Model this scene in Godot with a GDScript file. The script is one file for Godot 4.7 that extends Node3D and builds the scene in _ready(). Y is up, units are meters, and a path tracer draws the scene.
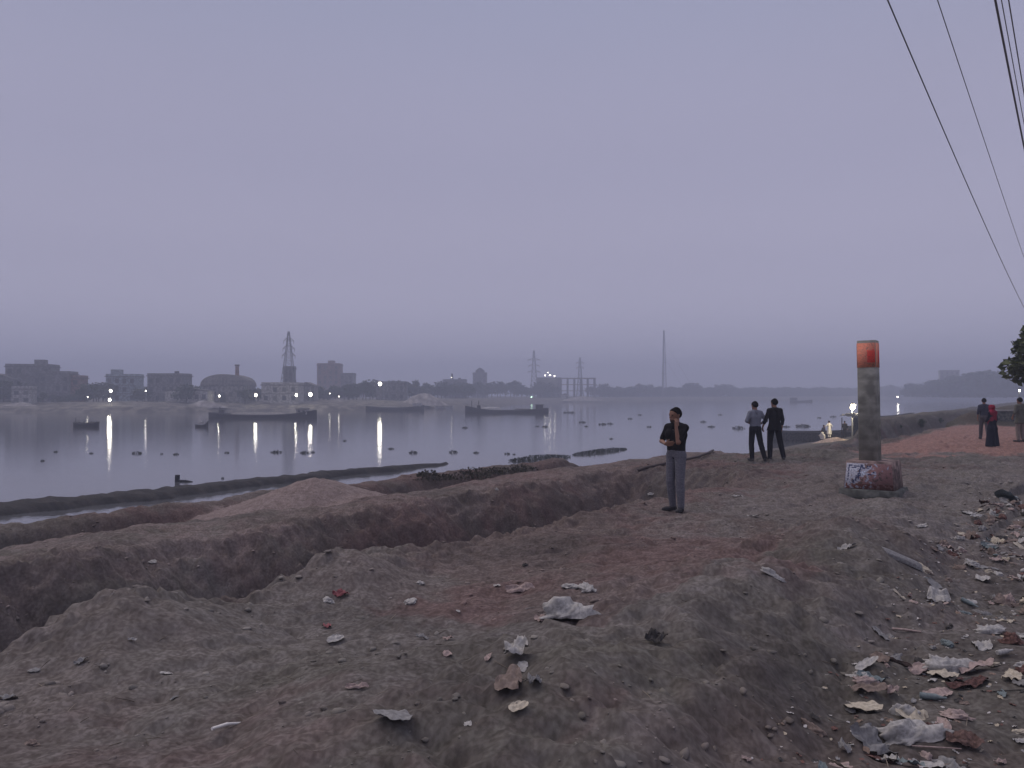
extends Node3D
# A muddy river bank at dusk: camera, sky, haze and exposure first; then ground, water and far bank; then the things.
# Plan axes used for the bank: t runs along the bank (away, to the right), s runs across it towards the river.

const DX := 0.585
const DZ := -0.811
const NX := 0.811
const NZ := 0.585
const S0 := 6.4
const WATER := -3.6
const EYE := Vector3(0, 1.9, 0)
const FOCAL := 787.0

var rng := RandomNumberGenerator.new()
var taken := {}
var M := {}
var na := FastNoiseLite.new()
var nb := FastNoiseLite.new()
var nc := FastNoiseLite.new()
var nd := FastNoiseLite.new()
var ne := FastNoiseLite.new()
var nw := FastNoiseLite.new()
var nv := FastNoiseLite.new()
var cam: Camera3D

func _ready() -> void:
	rng.seed = 20417
	view_and_sky()
	make_noises()
	make_materials()
	build_ground()
	build_water()
	build_far_bank()
	build_far_buildings()
	build_far_towers()
	build_far_trees()
	build_far_lamps()
	build_boats()
	build_floating()
	build_pillar()
	build_near_bank_things()
	build_wires_and_tree()
	build_people()
	build_litter()

func view_and_sky() -> void:
	cam = Camera3D.new()
	cam.name = "camera"
	cam.fov = 2.0 * rad_to_deg(atan(384.0 / FOCAL))
	cam.near = 0.05
	cam.far = 6000.0
	add_child(cam)
	cam.position = EYE
	cam.rotation.x = atan(10.0 / FOCAL)
	cam.current = true
	var env := Environment.new()
	env.tonemap_mode = Environment.TONE_MAPPER_LINEAR
	env.tonemap_exposure = 1.12
	env.background_mode = Environment.BG_SKY
	var sky := Sky.new()
	var mat := PanoramaSkyMaterial.new()
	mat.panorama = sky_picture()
	sky.sky_material = mat
	env.sky = sky
	env.background_energy_multiplier = 1.0
	env.fog_enabled = true
	env.fog_density = 0.0019
	env.fog_light_color = Color(0.86, 0.90, 1.0)
	env.sdfgi_enabled = true
	env.ssao_enabled = true
	env.ssil_enabled = true
	var we := WorldEnvironment.new()
	we.name = "world_environment"
	we.environment = env
	add_child(we)
	var sun := DirectionalLight3D.new()
	sun.name = "sun"
	sun.light_energy = 0.5
	sun.light_angular_distance = 70.0
	sun.light_color = Color(1.0, 0.93, 0.88)
	sun.shadow_enabled = true
	add_child(sun)
	sun.look_at_from_position(Vector3(-28, 56, -24), Vector3.ZERO)

func sky_picture() -> ImageTexture:
	# smooth dusk haze: colours by height above the horizon, a little warmer round the north-west, faint cloud mottling
	var w := 512
	var h := 256
	var cl := FastNoiseLite.new()
	cl.seed = 5
	cl.frequency = 0.7
	cl.fractal_octaves = 4
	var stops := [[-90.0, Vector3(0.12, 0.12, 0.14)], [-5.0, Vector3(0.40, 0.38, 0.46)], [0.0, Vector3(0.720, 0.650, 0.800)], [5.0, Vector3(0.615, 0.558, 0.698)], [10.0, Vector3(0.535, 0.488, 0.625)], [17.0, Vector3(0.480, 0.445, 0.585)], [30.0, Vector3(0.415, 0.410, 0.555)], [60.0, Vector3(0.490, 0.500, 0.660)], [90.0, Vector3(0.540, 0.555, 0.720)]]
	var im := Image.create(w, h, false, Image.FORMAT_RGBAF)
	for y in h:
		var el: float = 90.0 - (y + 0.5) / h * 180.0
		var c := Vector3.ZERO
		for k in stops.size() - 1:
			if el >= stops[k][0] and el <= stops[k + 1][0]:
				var f: float = (el - stops[k][0]) / (stops[k + 1][0] - stops[k][0])
				f = f * f * (3.0 - 2.0 * f) if k != 1 else f
				c = stops[k][1].lerp(stops[k + 1][1], f)
		for x in w:
			var az: float = ((x + 0.5) / w - 0.5) * TAU
			var e := deg_to_rad(el)
			var n := cl.get_noise_3d(cos(e) * sin(az), sin(e) * 2.5, cos(e) * cos(az))
			var side := exp(-pow(wrapf(az + 0.10, -PI, PI), 2.0) / 0.9)
			var tint := Vector3(0.72, 0.765, 0.80).lerp(Vector3(1.03, 1.0, 1.0), lerpf(1.0, side, smoothstep(80.0, 25.0, el)))
			var v := c * tint * (1.0 + 0.06 * n)
			im.set_pixel(x, y, Color(v.x, v.y, v.z))
	return ImageTexture.create_from_image(im)

# ---------------------------------------------------------------- small helpers
func numbered(called: String) -> String:
	if not taken.has(called):
		taken[called] = 0
		return called
	taken[called] += 1
	return "%s_%03d" % [called, taken[called]]

func tag(o: Node, label := "", category := "", group := "", kind := "") -> void:
	if label != "": o.set_meta("label", label)
	if category != "": o.set_meta("category", category)
	if group != "": o.set_meta("group", group)
	if kind != "": o.set_meta("kind", kind)

func thing(called: String, label: String, category: String, at := Vector3.ZERO, turn := 0.0, group := "") -> Node3D:
	var o := Node3D.new()
	o.name = numbered(called)
	add_child(o)
	o.position = at
	o.rotation.y = turn
	tag(o, label, category, group)
	return o

func obj(called: String, mesh: Mesh, m: Material, parent: Node = self) -> MeshInstance3D:
	var o := MeshInstance3D.new()
	o.name = numbered(called) if parent == self else called
	o.mesh = mesh
	o.material_override = m
	parent.add_child(o, true)
	return o

func copy(o: Node3D, label := "") -> Node3D:
	var c: Node3D = o.duplicate()
	var base: String = String(o.name)
	if base.length() > 4 and base.substr(base.length() - 4, 1) == "_" and base.substr(base.length() - 3).is_valid_int():
		base = base.substr(0, base.length() - 4)
	c.name = numbered(base)
	add_child(c)
	if label != "": c.set_meta("label", label)
	return c

func P(s: float, t: float, y := 0.0) -> Vector3:
	var u := -(s + S0)
	return Vector3(DX * t + NX * u, y, DZ * t + NZ * u)

func S_of(x: float, z: float) -> float:
	return -(NX * x + NZ * z) - S0

func T_of(x: float, z: float) -> float:
	return DX * x + DZ * z

func far_at(px: float, d: float, y := 0.0) -> Vector3:
	# a plan position d metres ahead under a bearing taken off the photograph
	return Vector3((px - 512.0) / FOCAL * d, y, -d)

func rise(py: float, d: float) -> float:
	return EYE.y + (394.0 - py) / FOCAL * d

func on_ground(px: float, py: float) -> Vector3:
	# where a line of sight meets the ground
	var dir := Vector3((px - 512.0) / FOCAL, -(py - 394.0) / FOCAL, -1.0)
	var k := 2.0
	while k < 120.0:
		var p := EYE + dir * k
		if p.y < height(p.x, p.z):
			break
		k += 0.05 if k < 30.0 else 0.2
	var q := EYE + dir * k
	return Vector3(q.x, height(q.x, q.z), q.z)

func lin(r: float, g: float, b: float) -> Color:
	return Color(r, g, b).linear_to_srgb()

func flat(r: float, g: float, b: float, rough := 0.9, spec := 0.3) -> StandardMaterial3D:
	var m := StandardMaterial3D.new()
	m.albedo_color = lin(r, g, b)
	m.roughness = rough
	m.metallic_specular = spec
	return m

func noise_tex(freq: float, octaves: int, lo: Color, hi: Color, seed_: int, size := 512, normal := false, bump := 4.0, kind := FastNoiseLite.TYPE_SIMPLEX_SMOOTH, a := 0.3, b := 0.7) -> NoiseTexture2D:
	var n := FastNoiseLite.new()
	n.noise_type = kind
	n.seed = seed_
	n.frequency = freq
	n.fractal_octaves = octaves
	var t := NoiseTexture2D.new()
	t.width = size
	t.height = size
	t.seamless = true
	t.noise = n
	if normal:
		t.as_normal_map = true
		t.bump_strength = bump
	else:
		var g := Gradient.new()
		g.offsets = PackedFloat32Array([a, b])
		g.colors = PackedColorArray([lo, hi])
		t.color_ramp = g
	return t

func rough_surface(r: float, g: float, b: float, scale := 0.5, contrast := 0.25, rough := 0.95, seed_ := 3, bump_cm := 1.0) -> StandardMaterial3D:
	# an albedo with grain and stains, laid on all three planes
	var m := flat(r, g, b, rough)
	m.albedo_texture = noise_tex(0.012, 5, Color(1 - contrast, 1 - contrast, 1 - contrast), Color(1, 1, 1), seed_)
	m.uv1_triplanar = true
	m.uv1_world_triplanar = true
	m.uv1_scale = Vector3.ONE * scale
	if bump_cm > 0.0:
		m.heightmap_enabled = true
		m.heightmap_texture = m.albedo_texture
		m.heightmap_scale = bump_cm
	return m

func box_into(st: SurfaceTool, c: Vector3, size: Vector3, basis_ := Basis.IDENTITY) -> void:
	var h := size * 0.5
	var f := [[Vector3(1, 0, 0), Vector3(0, 1, 0), Vector3(0, 0, 1)], [Vector3(-1, 0, 0), Vector3(0, 0, 1), Vector3(0, 1, 0)], [Vector3(0, 1, 0), Vector3(0, 0, 1), Vector3(1, 0, 0)], [Vector3(0, -1, 0), Vector3(1, 0, 0), Vector3(0, 0, 1)], [Vector3(0, 0, 1), Vector3(1, 0, 0), Vector3(0, 1, 0)], [Vector3(0, 0, -1), Vector3(0, 1, 0), Vector3(1, 0, 0)]]
	for q in f:
		var n: Vector3 = q[0]
		var u: Vector3 = q[1] * h
		var v: Vector3 = q[2] * h
		var o: Vector3 = n * h
		var pts := [o - u - v, o - u + v, o + u + v, o + u - v]
		for k in [0, 1, 2, 0, 2, 3]:
			st.set_normal(basis_ * n)
			st.add_vertex(c + basis_ * pts[k])

func bar_into(st: SurfaceTool, a: Vector3, b: Vector3, w: float, h := -1.0) -> void:
	if h < 0.0: h = w
	var z := (b - a).normalized()
	var x := Vector3.UP.cross(z)
	x = Vector3.RIGHT if x.length() < 0.01 else x.normalized()
	var y := z.cross(x)
	box_into(st, (a + b) * 0.5, Vector3(w, h, a.distance_to(b)), Basis(x, y, z))

func tube_into(st: SurfaceTool, pts: Array, radii: Array, sides := 8, cap := true) -> void:
	var rings := []
	var nrm := []
	for i in pts.size():
		var d: Vector3 = (pts[min(i + 1, pts.size() - 1)] - pts[max(i - 1, 0)]).normalized()
		var x := d.cross(Vector3(0.13, 0.31, 0.94))
		x = x.normalized()
		var y := d.cross(x)
		var ring := []
		var nr := []
		for k in sides:
			var a := TAU * k / sides
			var n := x * cos(a) + y * sin(a)
			nr.append(n)
			ring.append(pts[i] + n * float(radii[i]))
		rings.append(ring)
		nrm.append(nr)
	for i in pts.size() - 1:
		for k in sides:
			var l := (k + 1) % sides
			for q in [[i, k], [i + 1, k], [i + 1, l], [i, k], [i + 1, l], [i, l]]:
				st.set_normal(nrm[q[0]][q[1]])
				st.add_vertex(rings[q[0]][q[1]])
	if cap:
		for e in [0, pts.size() - 1]:
			var d: Vector3 = (pts[1] - pts[0]).normalized() * -1.0 if e == 0 else (pts[e] - pts[e - 1]).normalized()
			for k in sides:
				var l := (k + 1) % sides
				var tri := [pts[e], rings[e][k], rings[e][l]] if e == 0 else [pts[e], rings[e][l], rings[e][k]]
				for v in tri:
					st.set_normal(d)
					st.add_vertex(v)

func new_st() -> SurfaceTool:
	var st := SurfaceTool.new()
	st.begin(Mesh.PRIMITIVE_TRIANGLES)
	return st

func box_mesh(c: Vector3, size: Vector3) -> ArrayMesh:
	var st := new_st()
	box_into(st, c, size)
	return st.commit()

func bar_mesh(a: Vector3, b: Vector3, w: float, h := -1.0) -> ArrayMesh:
	var st := new_st()
	bar_into(st, a, b, w, h)
	return st.commit()

func tube_mesh(pts: Array, radii: Array, sides := 8) -> ArrayMesh:
	var st := new_st()
	tube_into(st, pts, radii, sides)
	return st.commit()

func arrays_mesh(v: PackedVector3Array, n: PackedVector3Array, idx: PackedInt32Array, c := PackedColorArray(), uv := PackedVector2Array()) -> ArrayMesh:
	var a := []
	a.resize(Mesh.ARRAY_MAX)
	a[Mesh.ARRAY_VERTEX] = v
	a[Mesh.ARRAY_NORMAL] = n
	a[Mesh.ARRAY_INDEX] = idx
	if c.size() > 0: a[Mesh.ARRAY_COLOR] = c
	if uv.size() > 0: a[Mesh.ARRAY_TEX_UV] = uv
	var m := ArrayMesh.new()
	m.add_surface_from_arrays(Mesh.PRIMITIVE_TRIANGLES, a)
	return m

func smooth_normals(v: PackedVector3Array, idx: PackedInt32Array) -> PackedVector3Array:
	var n := PackedVector3Array()
	n.resize(v.size())
	for k in range(0, idx.size(), 3):
		var f := (v[idx[k + 2]] - v[idx[k]]).cross(v[idx[k + 1]] - v[idx[k]])
		n[idx[k]] += f
		n[idx[k + 1]] += f
		n[idx[k + 2]] += f
	for k in n.size():
		n[k] = n[k].normalized()
	return n

func face_up(v: PackedVector3Array, idx: PackedInt32Array) -> PackedVector3Array:
	# normals and winding of a sheet that looks upwards
	var n := smooth_normals(v, idx)
	var sum := 0.0
	for q in n.size(): sum += n[q].y
	if sum < 0.0:
		for q in n.size(): n[q] = -n[q]
		for q in range(0, idx.size(), 3):
			var w := idx[q + 1]
			idx[q + 1] = idx[q + 2]
			idx[q + 2] = w
	return n

func ordinal(k: int) -> String:
	return ["first", "second", "third", "fourth", "fifth", "sixth", "seventh", "eighth", "ninth", "tenth", "eleventh", "twelfth"][mini(k, 11)]

# ---------------------------------------------------------------- the ground
func make_noises() -> void:
	var k := 11
	for n in [na, nb, nc, nd, ne]:
		n.noise_type = FastNoiseLite.TYPE_SIMPLEX_SMOOTH
		n.seed = k
		n.fractal_type = FastNoiseLite.FRACTAL_FBM
		k += 7
	nw.noise_type = FastNoiseLite.TYPE_CELLULAR
	nw.cellular_return_type = FastNoiseLite.RETURN_DISTANCE
	nw.frequency = 2.6
	nw.seed = 4
	nw.domain_warp_enabled = true
	nw.domain_warp_amplitude = 0.5
	nw.domain_warp_frequency = 1.0
	nv.noise_type = FastNoiseLite.TYPE_SIMPLEX_SMOOTH
	nv.frequency = 1.7
	nv.seed = 91
	nv.fractal_type = FastNoiseLite.FRACTAL_RIDGED
	nv.fractal_octaves = 2
	na.frequency = 0.22
	na.fractal_octaves = 2
	nb.frequency = 1.1
	nb.fractal_octaves = 3
	nc.frequency = 4.2
	nc.fractal_octaves = 3
	nd.frequency = 0.6
	nd.fractal_octaves = 4
	ne.frequency = 2.2
	ne.fractal_octaves = 2
	ne.fractal_type = FastNoiseLite.FRACTAL_RIDGED

var prof := PackedVector2Array([Vector2(-400, 0.9), Vector2(-60, 0.5), Vector2(-14, 0.2), Vector2(-8, 0.0), Vector2(-6.2, -0.12), Vector2(-5.2, -0.15), Vector2(-4.65, 0.16), Vector2(-4.2, 0.34), Vector2(-3.4, 0.22), Vector2(-2.4, 0.02), Vector2(-1.0, -0.02), Vector2(-0.2, 0.02), Vector2(0.05, -0.06), Vector2(0.4, -0.7), Vector2(0.8, -1.4), Vector2(1.5, -1.62), Vector2(2.5, -1.6), Vector2(3.1, -1.35), Vector2(3.8, -0.5), Vector2(4.15, -0.22), Vector2(5.2, -0.24), Vector2(7.0, -0.5), Vector2(9.0, -0.98), Vector2(9.8, -1.2), Vector2(10.25, -0.75), Vector2(10.6, -0.66), Vector2(11.3, -0.8), Vector2(12.3, -1.6), Vector2(15, -2.7), Vector2(19, -3.75), Vector2(26, -4.4), Vector2(80, -5.5)])
var prof_low := PackedVector2Array([Vector2(0, 0.0), Vector2(2.5, -0.35), Vector2(4.0, -0.85), Vector2(6.6, -1.5), Vector2(9.2, -2.15), Vector2(13, -2.65), Vector2(17, -3.3), Vector2(19, -3.75), Vector2(26, -4.4), Vector2(80, -5.5)])
var prof_fill := PackedVector2Array([Vector2(0, 0.0), Vector2(2.0, -0.08), Vector2(3.9, -0.2), Vector2(5, -0.24)])

func along(p: PackedVector2Array, s: float) -> float:
	if s <= p[0].x: return p[0].y
	for k in range(1, p.size()):
		if s < p[k].x:
			var f := (s - p[k - 1].x) / (p[k].x - p[k - 1].x)
			return lerpf(p[k - 1].y, p[k].y, f * f * (3.0 - 2.0 * f) * 0.5 + f * 0.5)
	return p[p.size() - 1].y

# mounds and hollows: s, t, reach along s, reach along t, height
var mounds := [[-0.35, 3.3, 0.7, 0.7, 0.30], [0.1, 1.2, 1.0, 1.1, -0.4], [-0.4, 5.55, 0.62, 0.5, 0.33], [-1.6, 4.2, 0.8, 1.0, -0.05], [-4.3, 9.6, 0.7, 0.9, 0.12], [-3.0, 5.0, 0.8, 0.7, 0.08], [-2.6, 8.2, 0.9, 0.7, 0.08], [-4.6, 3.2, 0.5, 1.2, 0.08], [-2.0, 11.0, 0.9, 0.6, 0.07], [-1.2, 8.6, 0.7, 0.5, 0.06], [-3.6, 13.2, 0.9, 0.6, 0.12], [-3.3, 16.2, 1.3, 1.0, -0.10], [-4.6, 17.5, 0.8, 0.8, -0.06], [-6.2, 14.5, 1.0, 1.2, 0.16], [-8.0, 19.0, 1.6, 1.0, 0.2]]

func height(x: float, z: float) -> float:
	var s := S_of(x, z)
	var t := T_of(x, z)
	var wob := na.get_noise_2d(t * 1.3, 40.0) * 0.55 + nb.get_noise_2d(t, s * 0.25) * 0.13
	if s > 0.0 and s < 12.5:
		wob += ne.get_noise_2d(t * 0.6, s * 0.35) * 0.10 + nc.get_noise_2d(t * 0.55, s * 0.2) * 0.08
	var far := smoothstep(24.0, 60.0, t)
	var w := s + wob * (1.0 if s > -3.0 else 0.55)
	var y := along(prof, w)
	# the trench is filled where the track crosses it, and shallower farther on
	if w > 0.0 and w < 5.0:
		var open := 1.0 - smoothstep(17.5, 20.5, t + wob) + 0.75 * smoothstep(27.5, 30.0, t + wob * 2.0)
		y = lerpf(along(prof_fill, w), y, open)
	# a lower shore where the sand is landed
	if s > 1.0 and t > 25.0:
		var low := smoothstep(26.0, 33.0, t) * (1.0 - smoothstep(26.0 + 4.8 * s, 32.0 + 4.8 * s, t))
		y = lerpf(y, along(prof_low, w), low)
		y += 0.42 * smoothstep(38.0, 46.0, t) * (1.0 - low) * smoothstep(2.9, 4.0, w) * (1.0 - smoothstep(6.0, 12.0, w)) * (1.0 - smoothstep(80.0, 140.0, t))
	# the silt ridge beside the rubbish strip fades out before the pillar
	if w < -2.2 and w > -5.4:
		var keep := (1.0 - smoothstep(10.5, 15.5, t)) * (0.8 + 0.5 * na.get_noise_2d(t * 1.8, 7.0))
		y = lerpf(-0.03, y, clampf(keep, 0.0, 1.3))
	var near := 1.0 - smoothstep(40.0, 90.0, absf(t))
	var dry := 1.0 - smoothstep(12.0, 17.0, s)
	y += na.get_noise_2d(x * 1.6, z * 1.6) * 0.10 * dry
	y += nb.get_noise_2d(x, z) * 0.06 * near * dry
	var lump := ne.get_noise_2d(x * 0.7, z * 0.7)
	y += (lump - 0.2) * 0.022 * near * dry
	y += nc.get_noise_2d(x, z) * 0.015 * (0.5 + smoothstep(-0.1, 0.5, nd.get_noise_2d(x, z)) * 1.6) * near
	if t < 40.0:
		# trodden dents and dried crusts
		var cells := nw.get_noise_2d(x, z)
		var patch := smoothstep(-0.05, 0.35, nd.get_noise_2d(x * 0.8 + 11.0, z * 0.8))
		y += (cells + 0.6) * 0.055 * patch * dry
		y -= 0.05 * smoothstep(0.55, 0.9, nv.get_noise_2d(x, z)) * (1.0 - patch) * dry
		if s > -0.3 and s < 4.4:
			# gullies and slipped lumps on the faces of the cut
			y += (ne.get_noise_2d(t * 1.6, s * 0.7) - 0.1) * 0.05 + nc.get_noise_2d(t * 0.8, s * 1.1) * 0.07
		elif s < -3.2 and s > -5.4:
			y += (ne.get_noise_2d(t * 0.9 + 30.0, s * 0.5) - 0.1) * 0.07
	if t < 22.0 and t > -6.0:
		for m in mounds:
			var a: float = (s - m[0]) / m[2]
			var b: float = (t - m[1]) / m[3]
			var q := a * a + b * b
			if q < 6.0:
				y += m[4] * exp(-q)
		# heap of pale sand tipped on the second berm
		var ha := (s - 8.2) / 2.0
		var hb := (t - 12.3) / 2.7
		var hq := sqrt(ha * ha + hb * hb)
		if hq < 1.6:
			y = maxf(y, -0.04 - hq * 0.80 + nb.get_noise_2d(x * 0.7, z * 0.7) * 0.06 + 0.02 * lump)
	# the mud bar out in the shallows
	if s > 22.0 and t < 60.0:
		var body := clampf((47.5 - t) / 32.0, 0.0, 1.0)
		var half := 0.25 + 1.6 * body + na.get_noise_2d(t * 1.1, 3.0) * 1.1 * body
		var off := absf(s - 34.6 + 0.6 * (1.0 - body) + na.get_noise_2d(t * 0.8, 90.0) * 0.7)
		if t > 47.5: half = 0.0
		var bar := -3.28 - smoothstep(half * 0.6, half + 1.2, off) * 1.1 + nb.get_noise_2d(x * 0.8, z * 0.8) * 0.13 - 0.2 * smoothstep(40.0, 47.5, t)
		if half > 0.0: y = maxf(y, bar)
	# a low bank of earth behind the red sand pad
	if s < 1.5 and t > 40.0:
		y += 0.75 * smoothstep(55.0, 58.0, t + 0.35 * s + wob) * (1.0 - smoothstep(-1.0, 1.5, s))
	return y

func pad_mask(x: float, z: float, s: float, t: float) -> float:
	var e := nb.get_noise_2d(x * 0.5, z * 0.5) * 2.2 + nc.get_noise_2d(x, z) * 0.6
	return smoothstep(24.4, 25.6, -z + e) * smoothstep(0.0, 0.5, -s - 0.2 + e * 0.1) * (1.0 - smoothstep(54.0, 56.0, t + 0.35 * s + e * 0.3)) * (1.0 - smoothstep(-17.0, -15.0, -s - 32.0 + e))

func soil(x: float, z: float, s: float, t: float) -> Color:
	var grey := Color(0.262, 0.248, 0.215)
	var pale := Color(0.385, 0.362, 0.335)
	var clay := Color(0.320, 0.232, 0.212)
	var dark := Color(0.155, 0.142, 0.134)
	var red := Color(0.64, 0.385, 0.320)
	var fine := nc.get_noise_2d(x * 1.7, z * 1.7)
	var mid := nb.get_noise_2d(x + 31.0, z - 12.0)
	var big := nd.get_noise_2d(x * 0.55 + 70.0, z * 0.55)
	var c := grey.lerp(pale, clampf(0.35 + big * 1.2 + mid * 0.5 + fine * 0.25, 0.0, 1.0))
	# reddish clay lies on the flat between the trench and the ridge, and in the cut farther along
	var cl := clampf(0.15 + nd.get_noise_2d(x * 0.45, z * 0.45 + 30.0) * 1.9 + mid * 0.4 + fine * 0.3, 0.0, 1.0)
	if s > -3.6 and s < 12.0 and t > 5.0 and t < 22.0: cl = clampf(cl + (0.55 if s < 0.0 else 0.3), 0.0, 1.0)
	if s > 3.0 and s < 12.0 and t > 14.0 and t < 34.0: cl = clampf(cl + 0.3, 0.0, 1.0)
	if s > 0.0 and t < 9.0: cl *= 0.35 + 0.4 * smoothstep(5.0, 9.0, t + mid * 3.0)
	if s < -4.4 or t > 60.0: cl *= 0.35
	# a sheet of paler dried silt round the pillar, and a trodden track along the first berm
	var silt := smoothstep(9.0, 11.5, t + mid * 2.5) * (1.0 - smoothstep(21.0, 24.0, t + mid * 2.0)) * (1.0 - smoothstep(-1.4, -0.4, s + mid * 1.2))
	for b in [[-0.4, 5.5, 1.1], [-0.5, 3.1, 1.3], [-1.2, 1.8, 1.0]]:
		silt = maxf(silt, smoothstep(1.15, 0.75, Vector2(s - b[0], t - b[1]).length() / b[2] + mid * 0.5))
	cl *= 1.0 - 0.75 * silt
	c = c.lerp(pale, 0.6 * silt)
	c = c.lerp(clay, cl)
	if s > 3.8 and s < 9.6 and t < 30.0: c = c.lerp(Color(0.42, 0.35, 0.325), 0.5 * smoothstep(-0.25, 0.25, mid + fine * 0.5 + (0.2 if s < 6.0 else -0.05)))
	var wet_shade := clampf(0.1 + nd.get_noise_2d(x * 0.8 - 20.0, z * 0.8) * 1.6 + fine * 0.5, 0.0, 1.0)
	if s > 0.2 and s < 3.6 and (t < 21.0 or t > 28.0): wet_shade = clampf(wet_shade + 0.45, 0.0, 1.0)  # damp, and the shade inside the cut, both darkened into the soil colour
	if s > 9.2 and s < 10.4: wet_shade = clampf(wet_shade + 0.3, 0.0, 1.0)  # hollow and face of the second berm made darker
	if s > 13.5: wet_shade = 1.0
	if s > 20.0: return Color(0.07, 0.07, 0.072).lerp(Color(0.13, 0.125, 0.12), clampf(0.4 + mid + fine, 0.0, 1.0))
	if s < -5.0 and s > -9.0: wet_shade = clampf(wet_shade + 0.2, 0.0, 1.0)
	wet_shade *= 1.0 - 0.6 * silt
	c = c.lerp(dark, wet_shade * 0.55)
	var ha := (s - 8.2) / 2.0
	var hb := (t - 12.3) / 2.7
	var hq := sqrt(ha * ha + hb * hb) + mid * 0.12
	if hq < 1.2: c = c.lerp(Color(0.54, 0.445, 0.41), smoothstep(1.15, 0.95, hq) * (0.85 + 0.15 * fine))
	if t > 20.0 and s < 2.0: c = c.lerp(red, pad_mask(x, z, s, t) * (0.85 + 0.3 * fine))
	if t > 20.0 and s < 2.0 and t + 0.35 * s > 55.0: c = c.lerp(Color(0.13, 0.12, 0.085), 0.75)
	if s > 3.6 and s < 14.0 and t > 34.0: c = c.lerp(Color(0.20, 0.19, 0.155), 0.7)
	return c

func axis(parts: Array) -> PackedFloat32Array:
	# parts: [from, to, first step, last step]
	var out := PackedFloat32Array()
	for p in parts:
		var v: float = p[0]
		while v < p[1] - 1e-4:
			out.append(v)
			v += lerpf(p[2], p[3], (v - p[0]) / (p[1] - p[0]))
	out.append(parts[parts.size() - 1][1])
	return out

func build_ground() -> void:
	var ss := axis([[-400.0, -30.0, 60.0, 4.0], [-30.0, -9.0, 2.0, 0.14], [-9.0, -5.4, 0.1, 0.05], [-5.4, 4.2, 0.042, 0.05], [4.2, 13.0, 0.07, 0.10], [13.0, 40.0, 0.3, 0.5], [40.0, 80.0, 4.0, 10.0]])
	var ts := axis([[-60.0, -8.0, 8.0, 0.5], [-8.0, 0.0, 0.3, 0.08], [0.0, 9.0, 0.042, 0.045], [9.0, 22.0, 0.05, 0.11], [22.0, 60.0, 0.13, 0.45], [60.0, 160.0, 0.6, 4.0], [160.0, 1200.0, 6.0, 60.0]])
	var a := ss.size()
	var b := ts.size()
	var v := PackedVector3Array()
	var col := PackedColorArray()
	v.resize(a * b)
	col.resize(a * b)
	for j in b:
		for i in a:
			var p := P(ss[i], ts[j])
			p.y = height(p.x, p.z)
			v[j * a + i] = p
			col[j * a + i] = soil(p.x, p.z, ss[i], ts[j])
	var idx := PackedInt32Array()
	idx.resize((a - 1) * (b - 1) * 6)
	var k := 0
	for j in b - 1:
		for i in a - 1:
			var q := j * a + i
			idx[k] = q
			idx[k + 1] = q + a
			idx[k + 2] = q + 1
			idx[k + 3] = q + 1
			idx[k + 4] = q + a
			idx[k + 5] = q + a + 1
			k += 6
	var n := smooth_normals(v, idx)
	if n[a * b / 2].y < 0.0:
		for q in n.size(): n[q] = -n[q]
		for q in range(0, idx.size(), 3):
			var w := idx[q + 1]
			idx[q + 1] = idx[q + 2]
			idx[q + 2] = w
	print("ground verts ", v.size(), " tris ", idx.size() / 3)
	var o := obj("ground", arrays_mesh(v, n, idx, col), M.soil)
	tag(o, "bare muddy river bank with trench, berms and silt ridges", "", "", "structure")

func make_materials() -> void:
	var m := flat(0.515, 0.515, 0.535, 0.97, 0.25)
	m.vertex_color_use_as_albedo = true
	m.albedo_texture = noise_tex(0.035, 6, Color(0.78, 0.77, 0.765), Color(1, 1, 1), 8, 1024)
	m.uv1_triplanar = true
	m.uv1_world_triplanar = true
	m.uv1_scale = Vector3.ONE * 0.55
	m.detail_enabled = true
	m.detail_blend_mode = BaseMaterial3D.BLEND_MODE_MUL
	m.detail_albedo = noise_tex(0.03, 4, Color(0.84, 0.83, 0.82), Color(1, 1, 1), 21, 1024)
	m.detail_uv_layer = BaseMaterial3D.DETAIL_UV_2
	m.uv2_triplanar = true
	m.uv2_world_triplanar = true
	m.uv2_scale = Vector3.ONE * 0.17
	m.heightmap_enabled = true
	m.heightmap_texture = noise_tex(0.02, 6, Color(0, 0, 0), Color(1, 1, 1), 30, 1024, false, 1.0, FastNoiseLite.TYPE_SIMPLEX_SMOOTH, 0.15, 0.85)
	m.heightmap_scale = 0.10
	M.soil = m
	var w := flat(0.075, 0.078, 0.085, 0.055, 0.5)
	w.normal_enabled = true
	w.normal_texture = noise_tex(0.02, 4, Color.BLACK, Color.WHITE, 44, 1024, true, 3.0)
	w.normal_scale = 0.16
	w.uv1_triplanar = true
	w.uv1_world_triplanar = true
	w.uv1_scale = Vector3(0.10, 0.10, 0.10)
	M.water = w
	M.concrete = rough_surface(0.20, 0.20, 0.185, 0.9, 0.35, 0.95, 3, 1.0)
	M.far_soil = rough_surface(0.16, 0.15, 0.13, 0.05, 0.45, 0.95, 6, 0.0)
	M.far_sand = rough_surface(0.34, 0.32, 0.30, 0.06, 0.3, 0.95, 7, 0.0)
	M.leaf = flat(0.045, 0.062, 0.035, 0.85)
	M.leaf_b = flat(0.060, 0.070, 0.040, 0.85)
	M.leaf_near = flat(0.070, 0.085, 0.035, 0.7)
	M.bark = rough_surface(0.10, 0.085, 0.07, 2.0, 0.4, 0.95, 9, 1.0)
	M.steel = flat(0.16, 0.165, 0.17, 0.6)
	M.cable = flat(0.20, 0.20, 0.21, 0.8)
	M.glass = flat(0.05, 0.052, 0.056, 0.35, 0.4)
	M.shutter = flat(0.13, 0.13, 0.125, 0.8)

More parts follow.
